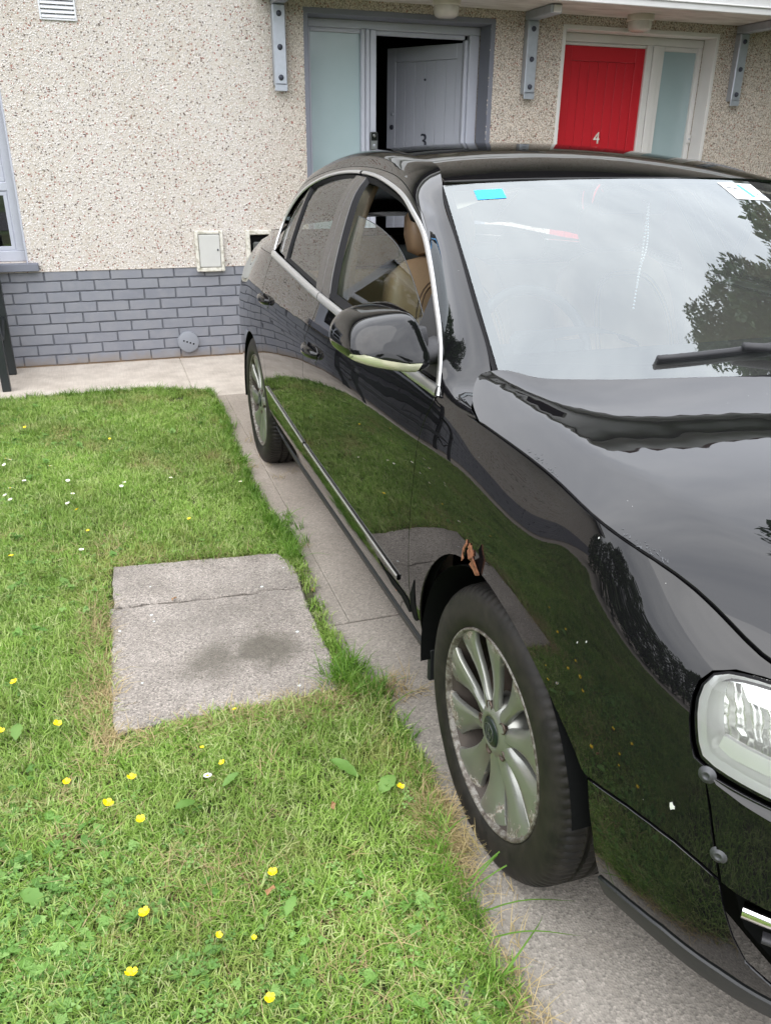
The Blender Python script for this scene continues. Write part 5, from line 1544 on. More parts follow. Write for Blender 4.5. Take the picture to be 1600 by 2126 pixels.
for a, b in ((z0+.103, 1.177), (1.293, z1-.088)):
    for p, q in ((x0+.088, -.748), (-.622, x1-.088)):
        MB().box(p, q, y0+.025, y0+.031, a, b).build('pane', M['winglass'], wd)
m = MB(); m.box(x0-.1, x1+.076, -.055, .135, .686, .7405, .005); m.build('sill', M['greydark'], wd)
m = MB(); m.box(x1-.0, x1+.012, -.004, .075, z0-.004, z1, .002); m.box(x0, x1, -.004, .075, z1, z1+.012, .002); m.build('reveal', M['greyframe'], wd)
# room behind the pane
rm = MB(); rm.box(x0-.6, x1+.6, 2.2, 2.25, 0, 2.6); rm.box(x0-.65, x0-.6, .25, 2.25, 0, 2.6); rm.box(x1+.6, x1+.65, .25, 2.25, 0, 2.6); rm.box(x0-.65, x1+.65, .25, 2.25, 2.6, 2.65); rm.box(x0-.65, x1+.65, .25, 2.25, 0, .02); rm.build('room', M['curtain'], house)
m = MB(); m.box(-1.2, .02, .30, .75, .45, 1.0, .08); o = m.build('sofa_back', M['fabric']); auto_smooth(o, 60); tag(o, 'brown fluffy sofa back seen through the left window', 'sofa')
o.location = (0, 0, 0)
m = MB(); m.box(-1.2, .02, .32, 1.1, .02, .45, .03); m.build('sofa_base', M['fabric'], o)

# --- doors
def frame_box(m, x0, x1, z0, z1, y0=.19, y1=.255, b=.005): return m.box(x0, x1, y0, y1, z0, z1, b)
def digit(txt, size, mat, parent, loc, rot, depth=.004, name='house_number'):
    cu = bpy.data.curves.new(name, 'FONT'); cu.body = txt; cu.size = size; cu.extrude = depth; cu.align_x = 'CENTER'
    tmp = bpy.data.objects.new('tmp', cu); COL.objects.link(tmp)
    dg = bpy.context.evaluated_depsgraph_get(); me = bpy.data.meshes.new_from_object(tmp.evaluated_get(dg))
    bpy.data.objects.remove(tmp); bpy.data.curves.remove(cu)
    me.materials.clear(); me.materials.append(mat)
    o = bpy.data.objects.new(name, me); COL.objects.link(o); o.parent = parent; o.location = loc; o.rotation_euler = rot
    return o
# number 3: sidelight at the left, leaf opened inwards
f3 = MB()
zt3 = D3[2]
frame_box(f3, D3[0], D3[1], zt3-.055, zt3); frame_box(f3, D3[0], D3[0]+.060, 0, zt3-.055); frame_box(f3, 2.530, 2.562, 0, zt3-.055, .183); frame_box(f3, 2.566, 2.596, 0, zt3-.055, .178); frame_box(f3, 2.600, 2.650, 0, zt3-.055, .185)
frame_box(f3, 3.405, D3[1]-.004, 0, zt3-.055); frame_box(f3, 3.375, 3.405, 0, zt3-.085, .215, .26); frame_box(f3, 2.65, 3.375, zt3-.085, zt3-.055, .215, .26)
frame_box(f3, D3[0]+.06, 2.53, zt3-.083, zt3-.055, .200, .25)
f3.build('door_frame', M['greyframe'], house, label='pale grey door frame of number 3')
MB().box(D3[0]+.06, 2.53, .222, .230, 0, zt3-.083).build('sidelight_pane', M['frost'], house, label='frosted sidelight left of the grey door')
m = MB(); m.box(D3[1]-.001, D3[1]+.036, -.004, .19, 0, zt3+.036, .003); m.box(D3[0]-.034, D3[1]+.036, -.0045, .19, zt3-.001, zt3+.036, .003); m.box(D3[0]-.034, D3[0]+.001, -.005, .19, 0, zt3, .003); m.build('door_surround', M['greydark'], house, label='dark grey painted surround of door 3')
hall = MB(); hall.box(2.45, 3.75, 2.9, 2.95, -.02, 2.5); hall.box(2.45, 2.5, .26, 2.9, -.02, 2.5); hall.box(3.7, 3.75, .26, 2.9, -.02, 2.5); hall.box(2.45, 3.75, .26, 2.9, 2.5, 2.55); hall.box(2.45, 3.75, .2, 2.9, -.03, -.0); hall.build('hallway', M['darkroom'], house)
def leaf(name, w, h, mat, parent, loc, rz, npl, planks_from, label, hinge_right=True):
    d = empty(name, loc, rz); d.parent = parent; tag(d, label)
    # leaf in its own frame: hinge at x=0, leaf runs to -w (hinge right) or +w
    s = -1 if hinge_right else 1
    def bx(m, a, b, y0, y1, z0, z1, bev=.003): m.box(min(s*a, s*b), max(s*a, s*b), y0, y1, z0, z1, bev)
    st = .085
    m = MB(); bx(m, 0, st, 0, .044, 0, h); bx(m, w-st, w, 0, .044, 0, h); bx(m, st, w-st, 0, .044, h-.105, h); bx(m, st, w-st, 0, .044, 0, .20); bx(m, st, w-st, .016, .040, .20, h-.105, 0); m.build('leaf_frame', mat, d)
    pw = (w-2*st)/npl
    m0 = MB(); bx(m0, 0.0014, pw-.0014, .006, .016, .203, h-.108, .0022)
    p0 = m0.build('plank', mat, d)
    for i in range(npl):
        p = p0 if i == 0 else bpy.data.objects.new('plank', p0.data)
        if i: COL.objects.link(p); p.parent = d
        p.location = (s*(st+pw*i), 0, 0)
    return d
ang = math.atan2(.595, .430)
d3 = leaf('front_door', .755, 2.225, M['greydoor'], house, (3.398, .235, .03), -ang, 6, 0, 'grey planked front door number 3 standing half open inwards')
digit('3', .155, M['bolt'], d3, (-.378, .004, 1.482), (math.pi/2, 0, 0))
m = MB(); m.lathe([(.0005, -.010), (.017, -.010), (.020, -.004), (.020, .002)], 18, 'y', (-.700, 0, 1.64)); o = m.build('lock_barrel', M['bolt'], d3, True); recalc(o)
m = MB(); m.lathe([(.0005, -.006), (.013, -.006), (.015, .002)], 16, 'y', (-.695, 0, 1.74)); o = m.build('knob_plate', M['galv'], d3, True); recalc(o)
m = MB(); m.lathe([(.0005, -.003), (.008, -.003), (.009, .008)], 12, 'y', (-.378, 0, 1.985)); o = m.build('spy_hole', M['bolt'], d3, True); recalc(o)
# number 4
f4 = MB(); zt4 = D4[2]
frame_box(f4, D4[0], D4[1], zt4-.060, zt4, .15, .215); frame_box(f4, D4[0], D4[0]+.080, 0, zt4-.06, .15, .215); frame_box(f4, 4.972, 5.030, 0, zt4-.06, .15, .215); frame_box(f4, 5.033, 5.098, 0, zt4-.06, .143, .215); frame_box(f4, 5.099, 5.146, 0, zt4-.06, .156, .215)
frame_box(f4, 5.474, D4[1]-.001, 0, zt4-.06, .152, .215); frame_box(f4, 5.147, 5.473, zt4-.095, zt4-.061, .160, .212); frame_box(f4, 4.205, 4.971, zt4-.084, zt4-.061, .165, .214)
f4.build('door_frame', M['whiteframe'], house, label='white door frame of number 4')
MB().box(5.147, 5.473, .180, .188, 0, zt4-.096).build('sidelight_pane', M['frost'], house, label='frosted sidelight right of the red door')
m = MB(); m.box(D4[1]-.001, D4[1]+.030, -.004, .149, 0, zt4+.030, .003); m.box(D4[0]-.030, D4[1]+.030, -.0045, .149, zt4-.001, zt4+.030, .003); m.box(D4[0]-.030, D4[0]+.001, -.005, .149, 0, zt4, .003); m.build('door_surround', M['whiteframe'], house, label='white painted surround of door 4')
d4 = leaf('front_door', .766, 2.240, M['reddoor'], house, (4.971, .172, .03), 0, 7, 0, 'red planked front door number 4 standing shut')
digit('4', .128, M['meterframe'], d4, (-.376, .004, 1.528), (math.pi/2, 0, 0))
MB().box(3.9, 5.9, .5, .55, -.02, 2.6).build('hall_wall', M['darkroom'], house)

# --- eaves, gutter, roof
m = MB(); m.box(XA, XB, -.64, 0, ZT-.03, ZT, .0); m.build('eaves_soffit', M['eave'], house)
m = MB(); m.box(XA, XB, -.665, -.64, ZT-.06, ZT+.22, .004); m.build('eaves_fascia', M['fascia'], house)
m = MB(); g_ = [[(x, -.735+.065*math.cos(a), ZT+.19+.065*math.sin(a)) for a in np.linspace(math.pi, 2*math.pi, 9)] for x in np.linspace(XA, XB, 8)]
m.grid(np.array(g_)); m.build('gutter', M['fascia'], house, True)
rf = empty('roof', (0, 0, 0)); rf.parent = house
tl_ = MB()
for r_ in range(14):
    s0 = r_*.33; y0_ = -.72+s0*.80; z0_ = ZT+.21+s0*.42
    for i in range(int((XB-XA)/.30)):
        x = XA+.30*i
        tl_.add([(x, y0_, z0_+.03), (x+.15, y0_, z0_+.055), (x+.295, y0_, z0_+.028), (x, y0_+.30, z0_+.160), (x+.15, y0_+.30, z0_+.185), (x+.295, y0_+.30, z0_+.158), (x, y0_, z0_), (x+.15, y0_, z0_+.015), (x+.295, y0_, z0_)],
                [(0, 1, 4, 3), (1, 2, 5, 4), (6, 7, 1, 0), (7, 8, 2, 1)])
tl_.build('roof_tiles', M['tile'], rf, kind='stuff')
m = MB(); m.add([(XA, -.70, ZT+.19), (XB, -.70, ZT+.19), (XB, 3.2, ZT+2.20), (XA, 3.2, ZT+2.20)], [(0, 1, 2, 3)]); m.build('roof_deck', M['eave'], rf)

# ------------------------------------------------------------------ canopy over the doors on galvanised brackets
cn = empty('door_canopy', (3.9, 0, 2.45), 0, 'long white fascia canopy over both front doors on steel brackets', 'canopy')
CX0, CX1, CYF = 1.72-3.9, 9.2-3.9, -.60
m = MB(); m.box(CX0+.02, CX1, CYF+.026, -.001, 0, .03); m.build('soffit', M['soffit'], cn)
m = MB(); m.box(CX0, CX1, CYF, CYF+.026, -.012, .165, .004); m.box(CX0, CX1, CYF-.020, CYF-.0005, .115, .175, .004); m.box(CX0, CX1, CYF-.012, CYF-.0005, .030, .040, .003); m.box(CX0, CX0+.02, CYF+.027, -.001, -.010, .165, .003); m.build('fascia', M['fascia'], cn)
m = MB(); m.box(CX0, CX1, CYF+.03, 0, .032, .17); m.build('canopy_top', M['eave'], cn)
for bxc in (1.868, 3.808, 5.745, 7.68):
    br = empty('bracket', (bxc-3.9, 0, 0)); br.parent = cn
    m = MB(); m.box(-.045, .045, -.070, -.002, -.555, -.062, .006); m.box(-.045, .045, -.40, -.002, -.060, -.002, .006); m.box(-.045, .045, -.070, -.060, -.62+.03, -.54, .003)
    m.build('bracket_arm', M['galv'], br)
    m = MB(); m.box(-.030, .030, -.420, -.401, -.055, -.008, .005); m.build('end_cap', M['fascia'], br)
    for zz in (-.118, -.319, -.505):
        q = MB().lathe([(.0005, -.085), (.014, -.084), (.017, -.078), (.019, -.071)], 12, 'y', (0, 0, zz)).build('bolt', M['bolt'], br, True); recalc(q)
for lx, ly, lab in ((3.015, -.27, 'round cream ceiling lamp under the canopy above grey door 3'), (4.650, -.185, 'round cream ceiling lamp under the canopy above red door 4')):
    L_ = empty('canopy_light', (lx, ly, 2.45), 0, lab, 'lamp', 'round lamps under the canopy')
    q = MB().lathe([(.0005, 0.0), (.098, 0.0), (.100, -.006), (.100, -.040), (.092, -.044), (.0005, -.044)], 32, 'z').build('lamp_base', M['lampshade'], L_, True); auto_smooth(q)
    q = MB().lathe([(.092, -.0445), (.090, -.075), (.082, -.100), (.060, -.112), (.0005, -.115)], 32, 'z').build('diffuser', M['lampclear'], L_, True); auto_smooth(q, 60)

# ------------------------------------------------------------------ small things on the wall
mb_ = empty('meter_box', (1.290, 0, .790), 0, 'white meter box with shut grey door on the pebble dash', 'meter box')
m = MB()
for x0, x1, z0, z1 in ((-.103, -.078, -.145, .145), (.078, .103, -.145, .145), (-.078, .078, .120, .145), (-.078, .078, -.145, -.115)): m.box(x0, x1, -.040, .0, z0, z1, .006)
m.build('box_frame', M['meterframe'], mb_)
m = MB(); m.box(-.075, .075, -.043, -.006, -.112, .117, .004); m.build('box_door', M['meterdoor'], mb_)
q = MB().lathe([(.0005, -.048), (.006, -.048), (.007, -.042)], 12, 'y', (.058, 0, .010)).build('box_lock', M['bolt'], mb_, True)
mo = empty('open_meter_box', (1.665, 0, .788), 0, 'white meter box without a door, half hidden by the car boot', 'meter box')
m = MB()
for x0, x1, z0, z1 in ((-.103, -.072, -.145, .145), (.072, .103, -.145, .145), (-.072, .072, .112, .145), (-.072, .072, -.145, -.115)): m.box(x0, x1, -.040, .0, z0, z1, .006)
m.build('box_frame', M['meterframe'], mo)
m = MB(); m.box(-.072, .072, -.012, -.002, -.115, .112); m.build('box_back', M['inner'], mo)
m = MB(); m.box(-.05, .01, -.034, -.0125, -.02, .06, .01); m.box(.015, .055, -.030, -.0125, -.05, .05, .008); m.build('gas_meter', M['capring'], mo)
m = MB(); m.tube([(-.05, -.025, -.115), (-.05, -.028, -.03), (-.02, -.028, .0)], .009, 8); m.build('meter_pipe', M['bolt'], mo, True)
dc = empty('drain_cover', (1.077, 0, .128), 0, 'round grey painted pipe cap with four holes on the brick plinth', 'vent cover')
q = MB().lathe([(.0005, -.034), (.070, -.034), (.077, -.031), (.079, -.024), (.079, .004)], 40, 'y').build('cap', M['drain'], dc, True); auto_smooth(q, 50)
for i in range(4):
    q = MB().lathe([(.0005, -.0352), (.0062, -.0352), (.0068, -.0335)], 12, 'y', (-.034+.0235*i, 0, .012-.009*i)).build('hole', M['inner'], dc, True)
av = empty('air_vent', (.448, 0, 2.300), 0, 'white louvred air vent high on the pebble dash', 'vent')
m = MB()
for x0, x1, z0, z1 in ((-.112, -.100, -.075, .075), (.100, .112, -.075, .075), (-.100, .100, .063, .075), (-.100, .100, -.075, -.063)): m.box(x0, x1, -.014, .0, z0, z1, .003)
m.build('vent_frame', M['ventwhite'], av)
MB().box(-.1, .1, -.003, -.001, -.063, .063).build('vent_back', M['bolt'], av)
for i in range(5):
    z = -.050+.025*i
    m = MB(); m.add([(-.1, -.018, z-.010), (.1, -.018, z-.010), (.1, -.004, z+.010), (-.1, -.004, z+.010), (-.1, -.016, z-.012), (.1, -.016, z-.012), (.1, -.002, z+.008), (-.1, -.002, z+.008)], [(0, 1, 2, 3), (7, 6, 5, 4), (0, 4, 5, 1), (1, 5, 6, 2), (2, 6, 7, 3), (3, 7, 4, 0)])
    o = m.build('slat', M['ventwhite'], av); recalc(o)
vb = empty('video_doorbell', (2.626, .183, 1.555), 0, 'grey and black video doorbell on the frame of door 3', 'doorbell')
m = MB(); m.box(-.030, .030, -.026, .0, -.068, .062, .008); m.build('bell_body', M['capring'], vb)
m = MB(); m.box(-.024, .024, -.029, -.0265, .0, .054, .0012); m.build('camera_panel', M['blacktrim'], vb)
q = MB().lathe([(.0005, -.034), (.007, -.034), (.008, -.031), (.011, -.031), (.0125, -.029)], 20, 'y', (0, 0, .036)).build('camera_lens', M['capring'], vb, True)
q = MB().lathe([(.0005, -.030), (.010, -.030), (.0115, -.026)], 20, 'y', (0, 0, -.035)).build('bell_button', M['galv'], vb, True)
bp = empty('bell_push', (5.494, .151, 1.605), 0, 'small white bell push on the frame beside red door 4', 'doorbell')
m = MB(); m.box(-.017, .017, -.016, .0, -.032, .032, .004); m.build('bell_plate', M['whiteframe'], bp)
q = MB().lathe([(.0005, -.020), (.007, -.020), (.008, -.0155)], 14, 'y').build('bell_button', M['galv'], bp, True)

# --- metal bench at the left edge of the picture, end on
bn_ = empty('garden_bench', (-.176, -.40, 0), 0, 'black metal garden bench standing on the path under the window', 'bench')
for x in (0.0, -1.25):
    m = MB(); m.box(x-.026, x+.026, -.258, -.206, 0, .615, .004); m.build('leg', M['benchblack'], bn_)
    m = MB(); m.box(x-.026, x+.026, .208, .260, 0, .90, .004); m.build('leg', M['benchblack'], bn_)
    m = MB(); m.tube([(x, -.27, .585), (x, -.24, .615), (x, -.1, .63), (x, .1, .63), (x, .21, .625)], .022, 10); m.build('armrest', M['benchblack'], bn_, True)
    m = MB(); m.tube(curve(np.array([(x, -.205, .40), (x, -.10, .36), (x, -.02, .30), (x, .1, .34), (x, .2, .40)]), 16), .012, 8); m.build('scroll', M['benchblack'], bn_, True)
for i in range(7):
    y = -.21+.065*i; m = MB(); m.box(-1.25, -.03, y, y+.045, .425, .445, .004); m.build('seat_slat', M['benchblack'], bn_)
for i in range(4):
    z = .52+.10*i; m = MB(); m.box(-1.222, -.03, .225, .245, z, z+.06, .004); m.build('back_slat', M['benchblack'], bn_)
# ------------------------------------------------------------------ grass, weeds, flowers
def blade_tuft(n, h0, h1, spread, lean, w, rng, mat, curl=1.0, flat=0.0):
    V, F = [], []
    for _ in range(n):
        a = rng.uniform(0, 6.28); r = spread*math.sqrt(rng.uniform()); x, y = r*math.cos(a), r*math.sin(a)
        h = rng.uniform(h0, h1); az = rng.uniform(0, 6.28); ln = rng.uniform(.3, 1.0)*lean; ww = w*rng.uniform(.7, 1.3)
        dx, dy = math.cos(az), math.sin(az); px, py = -dy, dx
        tw = rng.uniform(-.6, .6)
        k = len(V); segs = 3
        for i in range(segs+1):
            u = i/segs; b = ln*u**1.5*curl
            hx = h*(u*(1-flat)*math.cos(min(1.4, b*.8))); out = h*(math.sin(min(1.5, b))*u+flat*u)
            wd = ww*(1-u**2.2)*.5+.0002; c, s_ = math.cos(tw*u), math.sin(tw*u)
            qx, qy = px*c-py*s_, px*s_+py*c
            V.append((x+dx*out+qx*wd, y+dy*out+qy*wd, hx)); V.append((x+dx*out-qx*wd, y+dy*out-qy*wd, hx))
        for i in range(segs): F.append((k+2*i, k+2*i+1, k+2*i+3, k+2*i+2))
    return mesh_of('tuft', V, F, mat, True)
R3 = np.random.default_rng(5)
short = [blade_tuft(18, .014, .034, .036, 1.45, .0028, R3, M['grass']) for _ in range(6)]
mid_ = [blade_tuft(14, .022, .046, .032, 1.3, .0030, R3, M['grass']) for _ in range(4)]
lng = [blade_tuft(14, .06, .12, .03, 1.0, .0040, R3, M['lush']) for _ in range(4)]
stw = [blade_tuft(12, .03, .085, .035, 1.6, .0022, R3, M['straw'], 1.1, .25) for _ in range(3)]
LAWN = np.array(lawn_poly)
SLP = np.array([(.40, -3.47), (1.05, -3.54), (1.095, -3.74), (1.07, -4.14), (1.06, -4.475), (.40, -4.49)])
def cut(p, margin=0.0):
    ok = inpoly(p[:, :2], LAWN) & ~inpoly(p[:, :2], SLP) & ~inpoly(p[:, :2], np.array([(.80, -1.29), (.81, -1.20), (.94, -1.13), (.92, -1.26)]))
    return p[ok]
def field(x0, x1, y0, y1, dens, rng):
    n = int((x1-x0)*(y1-y0)*dens); p = np.c_[rng.uniform(x0, x1, n), rng.uniform(y0, y1, n), np.zeros(n)]
    p = cut(p); p[:, 2] = soilmap(p[:, :2])[:, 2]+.001; return p
near = np.vstack([field(-.25, 1.25, -5.75, -3.5, 3300, R3), field(-.7, 1.25, -3.5, -.85, 2500, R3)])
far_ = np.vstack([field(-2.9, -.7, -8.5, -.85, 420, R3), field(-.7, -.25, -5.75, -3.5, 900, R3), field(-2.5, 1.25, -8.5, -5.75, 500, R3)])
pn = lambda p: np.sin(p[:, 0]*5.3+1.2*np.sin(p[:, 1]*3.1))*np.cos(p[:, 1]*4.7+.7)
k = len(near); tall = (pn(near)+R3.normal(0, .5, k)) > .75
pk = np.where(tall, 6+R3.integers(0, 4, k), R3.integers(0, 6, k))
kf = len(far_)
P_ = np.vstack([near, far_]); n = len(P_)
sc_ = R3.uniform(.75, 1.25, n); sc_[k:] *= 1.9
scatter('lawn_grass', P_, np.c_[R3.normal(0, .12, n), R3.normal(0, .12, n), R3.uniform(0, 6.28, n)], np.c_[sc_, sc_, sc_*R3.uniform(.8, 1.2, n)], np.r_[pk, R3.integers(0, 6, kf)], short+mid_, None, 'short green lawn grass')
# long grass hanging over the lawn's edges
ed = []
E_ = np.array(TOPE[2:]+EDGE[1:20])
for i in range(len(E_)-1):
    a, b = E_[i], E_[i+1]; L = np.linalg.norm(b-a)
    for _ in range(int(L*130)):
        q = a+(b-a)*R3.uniform(); ed.append((q[0]+R3.normal(-.012, .014), q[1]+R3.normal(-.012, .014) if i < 5 else q[1]+R3.normal(0, .015), -.004))
ed = [q for q in ed if not inpoly(np.array([q[:2]]), SLP)[0] and not (-4.45 < q[1] < -3.62 and q[0] > 1.0)]
for cx, cy, sx_, sy_, c_ in ((1.10, -3.36, .035, .12, 70), (1.10, -3.60, .018, .05, 26), (1.085, -4.42, .03, .07, 46), (1.0, -1.09, .07, .03, 36), (.50, -.92, .14, .02, 30)):
    for _ in range(c_): ed.append((cx+R3.normal()*sx_, cy+R3.normal()*sy_, -.004))
ed = np.array(ed); n = len(ed); s_ = R3.uniform(.30, .72, n); s_[(ed[:, 1] < -4.33) & (ed[:, 1] > -4.55) & (ed[:, 0] > 1.02)] *= 1.45
scatter('edge_grass', ed, np.c_[R3.normal(0, .25, n), R3.normal(.1, .25, n), R3.uniform(0, 6.28, n)], np.repeat(s_[:, None], 3, 1), R3.integers(0, 4, n), lng, None, 'long grass along the lawn edge')
# dry straw round the slab and along the drive
dr_ = []
for cx, cy, sx_, sy_, c_ in ((.93, -4.52, .14, .030, 210), (1.0, -4.55, .05, .03, 60), (.36, -4.30, .03, .09, 110), (.37, -3.95, .025, .12, 80), (.25, -4.75, .12, .12, 70), (.62, -5.02, .10, .06, 60), (.9, -5.3, .12, .1, 70), (.75, -2.4, .3, .3, 80), (.3, -3.3, .2, .08, 60), (1.125, -5.02, .022, .10, 170), (.40, -4.42, .02, .09, 60), (.385, -3.95, .015, .15, 90), (.40, -4.25, .012, .10, 50), (.55, -3.46, .12, .012, 40), (.80, -3.50, .15, .012, 60), (.65, -4.50, .16, .015, 60), (1.10, -5.6, .02, .15, 50), (.1, -5.0, .15, .2, 50), (.8, -4.7, .12, .06, 40), (.45, -5.15, .2, .15, 50)):
    for _ in range(c_): dr_.append((cx+R3.normal()*sx_, cy+R3.normal()*sy_, .0))
dr_ = np.array(dr_); dr_ = dr_[~inpoly(dr_[:, :2], SLP*[.985, 1]+[.011, 0])]; n = len(dr_); s_ = R3.uniform(.5, 1.0, n)
scatter('dry_grass', dr_, np.c_[R3.normal(0, .2, n), R3.normal(0, .2, n), R3.uniform(0, 6.28, n)], np.repeat(s_[:, None], 3, 1), R3.integers(0, 3, n), stw, None, 'dry straw-coloured grass cuttings')
# single long blades drooping over the concrete
bl = []
for x, y, az, L in ((1.135, -4.62, .2, .15), (1.15, -4.70, .5, .12), (1.12, -5.24, -.15, .25), (1.10, -5.25, .25, .19), (1.11, -5.30, -.5, .22), (1.12, -5.22, .05, .28), (1.10, -5.36, -.6, .2), (1.12, -4.55, .6, .11), (1.09, -3.56, .2, .12), (1.10, -3.50, .5, .13), (1.12, -3.40, .1, .12), (1.12, -3.62, -.4, .13), (1.1, -4.5, .8, .14), (1.08, -4.40, 1.2, .15), (1.09, -5.45, .3, .18), (1.10, -5.1, .2, .12)):
    k_ = MB(); V = []; F = []
    for i in range(9):
        u = i/8; z = .01+L*.30*math.sin(u*math.pi*.9)*(1-.5*u)+.004; d = L*u; w_ = .0022*(1-u**2)
        c, s1 = math.cos(az+.3*u), math.sin(az+.3*u); V += [(x+d*c-s1*w_, y+d*s1+c*w_, z), (x+d*c+s1*w_, y+d*s1-c*w_, z)]
        if i: F.append((2*i-2, 2*i-1, 2*i+1, 2*i))
    bl.append((V, F))
m = MB()
for V, F in bl: m.add(V, F)
m.build('long_blades', M['lush'], None, kind='stuff', label='long grass blades drooping over the concrete')
# clover and buttercup leaves low in the turf
def clover(rng, mat, nl, r, hgt):
    V, F = [], []
    for _ in range(nl):
        a = rng.uniform(0, 6.28); q = .035*math.sqrt(rng.uniform()); cx, cy = q*math.cos(a), q*math.sin(a); h = hgt*rng.uniform(.6, 1.2); t0 = rng.uniform(0, 6.28); rr = r*rng.uniform(.7, 1.25); tx, ty = rng.normal(0, .25), rng.normal(0, .25)
        for j in range(3):
            b = t0+j*2.094; k = len(V); pts_ = [(0, 0), (.45, -.30), (.85, -.42), (1.0, -.15), (.90, 0), (1.0, .15), (.85, .42), (.45, .30)]
            for u, v in pts_:
                x, y = (u*math.cos(b)-v*math.sin(b))*rr, (u*math.sin(b)+v*math.cos(b))*rr
                V.append((cx+x, cy+y, h+tx*x+ty*y+abs(v)*rr*.35-u*rr*.15))
            F += [(k, k+1, k+2, k+3, k+4), (k, k+4, k+5, k+6, k+7)]
    return mesh_of('clover', V, F, mat)
def lobed(rng, mat, nl, r, hgt):
    """creeping buttercup: three cut leaflets"""
    V, F = [], []
    for _ in range(nl):
        a = rng.uniform(0, 6.28); q = .04*math.sqrt(rng.uniform()); cx, cy = q*math.cos(a), q*math.sin(a); h = hgt*rng.uniform(.6, 1.3); t0 = rng.uniform(0, 6.28); rr = r*rng.uniform(.7, 1.3); tx, ty = rng.normal(0, .3), rng.normal(0, .3)
        for j in (-1, 0, 1):
            b = t0+j*.95; L = rr*(1.0 if j == 0 else .85); pts_ = [(0, 0), (.35, -.22), (.62, -.38), (.60, -.16), (.90, -.24), (.82, -.06), (1.05, 0), (.82, .06), (.90, .24), (.60, .16), (.62, .38), (.35, .22)]; k = len(V)
            for u, v in pts_:
                x, y = (u*math.cos(b)-v*math.sin(b))*L, (u*math.sin(b)+v*math.cos(b))*L
                V.append((cx+x, cy+y, h+tx*x+ty*y+abs(v)*L*.3-u*u*L*.25))
            F += [(k, k+1, k+2, k+3), (k, k+3, k+4, k+5, k+6), (k, k+6, k+7, k+8, k+9), (k, k+9, k+10, k+11)]
    return mesh_of('buttercup_leaves', V, F, mat)
tm = [clover(R3, M['clover'], 8, .0070, .020) for _ in range(4)]+[lobed(R3, M['clover'], 4, .0150, .022) for _ in range(3)]
w1 = np.vstack([field(-.25, 1.2, -5.75, -4.3, 520, R3), field(-.2, .75, -5.7, -4.75, 700, R3)]); w2 = field(-.7, 1.2, -4.3, -.9, 170, R3)
P_ = np.vstack([w1, w2]); q = np.sin(P_[:, 0]*4.1+2)+np.cos(P_[:, 1]*3.7+P_[:, 0]*1.5)+R3.normal(0, .7, len(P_)); P_ = P_[(q > .15) & (P_[:, 0] < 1.05+R3.normal(0, .03, len(P_)))]
n = len(P_); s_ = R3.uniform(.75, 1.35, n)
scatter('clover_leaves', P_, np.c_[R3.normal(0, .1, n), R3.normal(0, .1, n), R3.uniform(0, 6.28, n)], np.repeat(s_[:, None], 3, 1), R3.integers(0, 7, n), tm, None, 'clover and creeping buttercup leaves in the turf')
# broad leaves one can tell apart
def broad(loc, L, W, az, lab, tilt=.25):
    V, F = [], []; n = 8
    for i in range(n+1):
        u = i/n; w_ = W*math.sin(math.pi*min(1, u*.95+.05))**.8*(1-.15*math.sin(u*21)); z = .035+L*tilt*math.sin(u*2.2)
        V += [(L*u, -w_/2, z+.004), (L*u, 0, z), (L*u, w_/2, z+.004)]
        if i: k = 3*i; F += [(k-3, k-2, k+1, k), (k-2, k-1, k+2, k+1)]
    o = mobj('broad_leaf', V, F, M['weed'], None, True); o.location = loc; o.rotation_euler = (0, 0, az)
    return tag(o, lab, 'weed')
broad((.985, -4.86, 0), .085, .032, 2.3, 'broad green weed leaf left of the buttercup by the drive'); broad((1.02, -4.93, 0), .06, .04, .6, 'ruffled green weed leaf just above the buttercup by the drive')
broad((.59, -4.82, 0), .055, .028, 3.6, 'broad weed leaf below the lone daisy'); broad((.66, -4.79, 0), .05, .022, .5, 'slim weed leaf right below the lone daisy')
broad((.165, -4.45, 0), .055, .030, 1.5, 'pale weed leaf between two buttercups at the left edge'); broad((.26, -5.02, 0), .06, .035, 2.4, 'broad pale weed leaf low at the left edge'); broad((.73, -5.20, 0), .045, .022, .9, 'small pale leaf in the foreground turf')
def dead(loc, az, L, lab):
    o = mobj('dead_leaf', [(0, -.3*L, .0), (L*.5, -.35*L, .012), (L, -.1*L, .004), (L*.95, .15*L, .010), (L*.4, .3*L, .002), (0, .2*L, .006)], [(0, 1, 4, 5), (1, 2, 3, 4)], M['deadleaf']); o.location = loc; o.rotation_euler = (0, 0, az); return tag(o, lab, 'leaf')
dead((.70, -5.14, .045), .3, .022, 'tan crumpled dead leaf in the foreground turf'); dead((.895, -4.95, .04), 1.2, .02, 'red-brown dead leaf left of the drive edge'); dead((1.10, -3.86, .004), .5, .03, 'curled green-brown leaf lying beside the cracked slab'); dead((.62, -3.81, .027), .2, .016, 'rust-coloured leaf scrap in the slab crack')

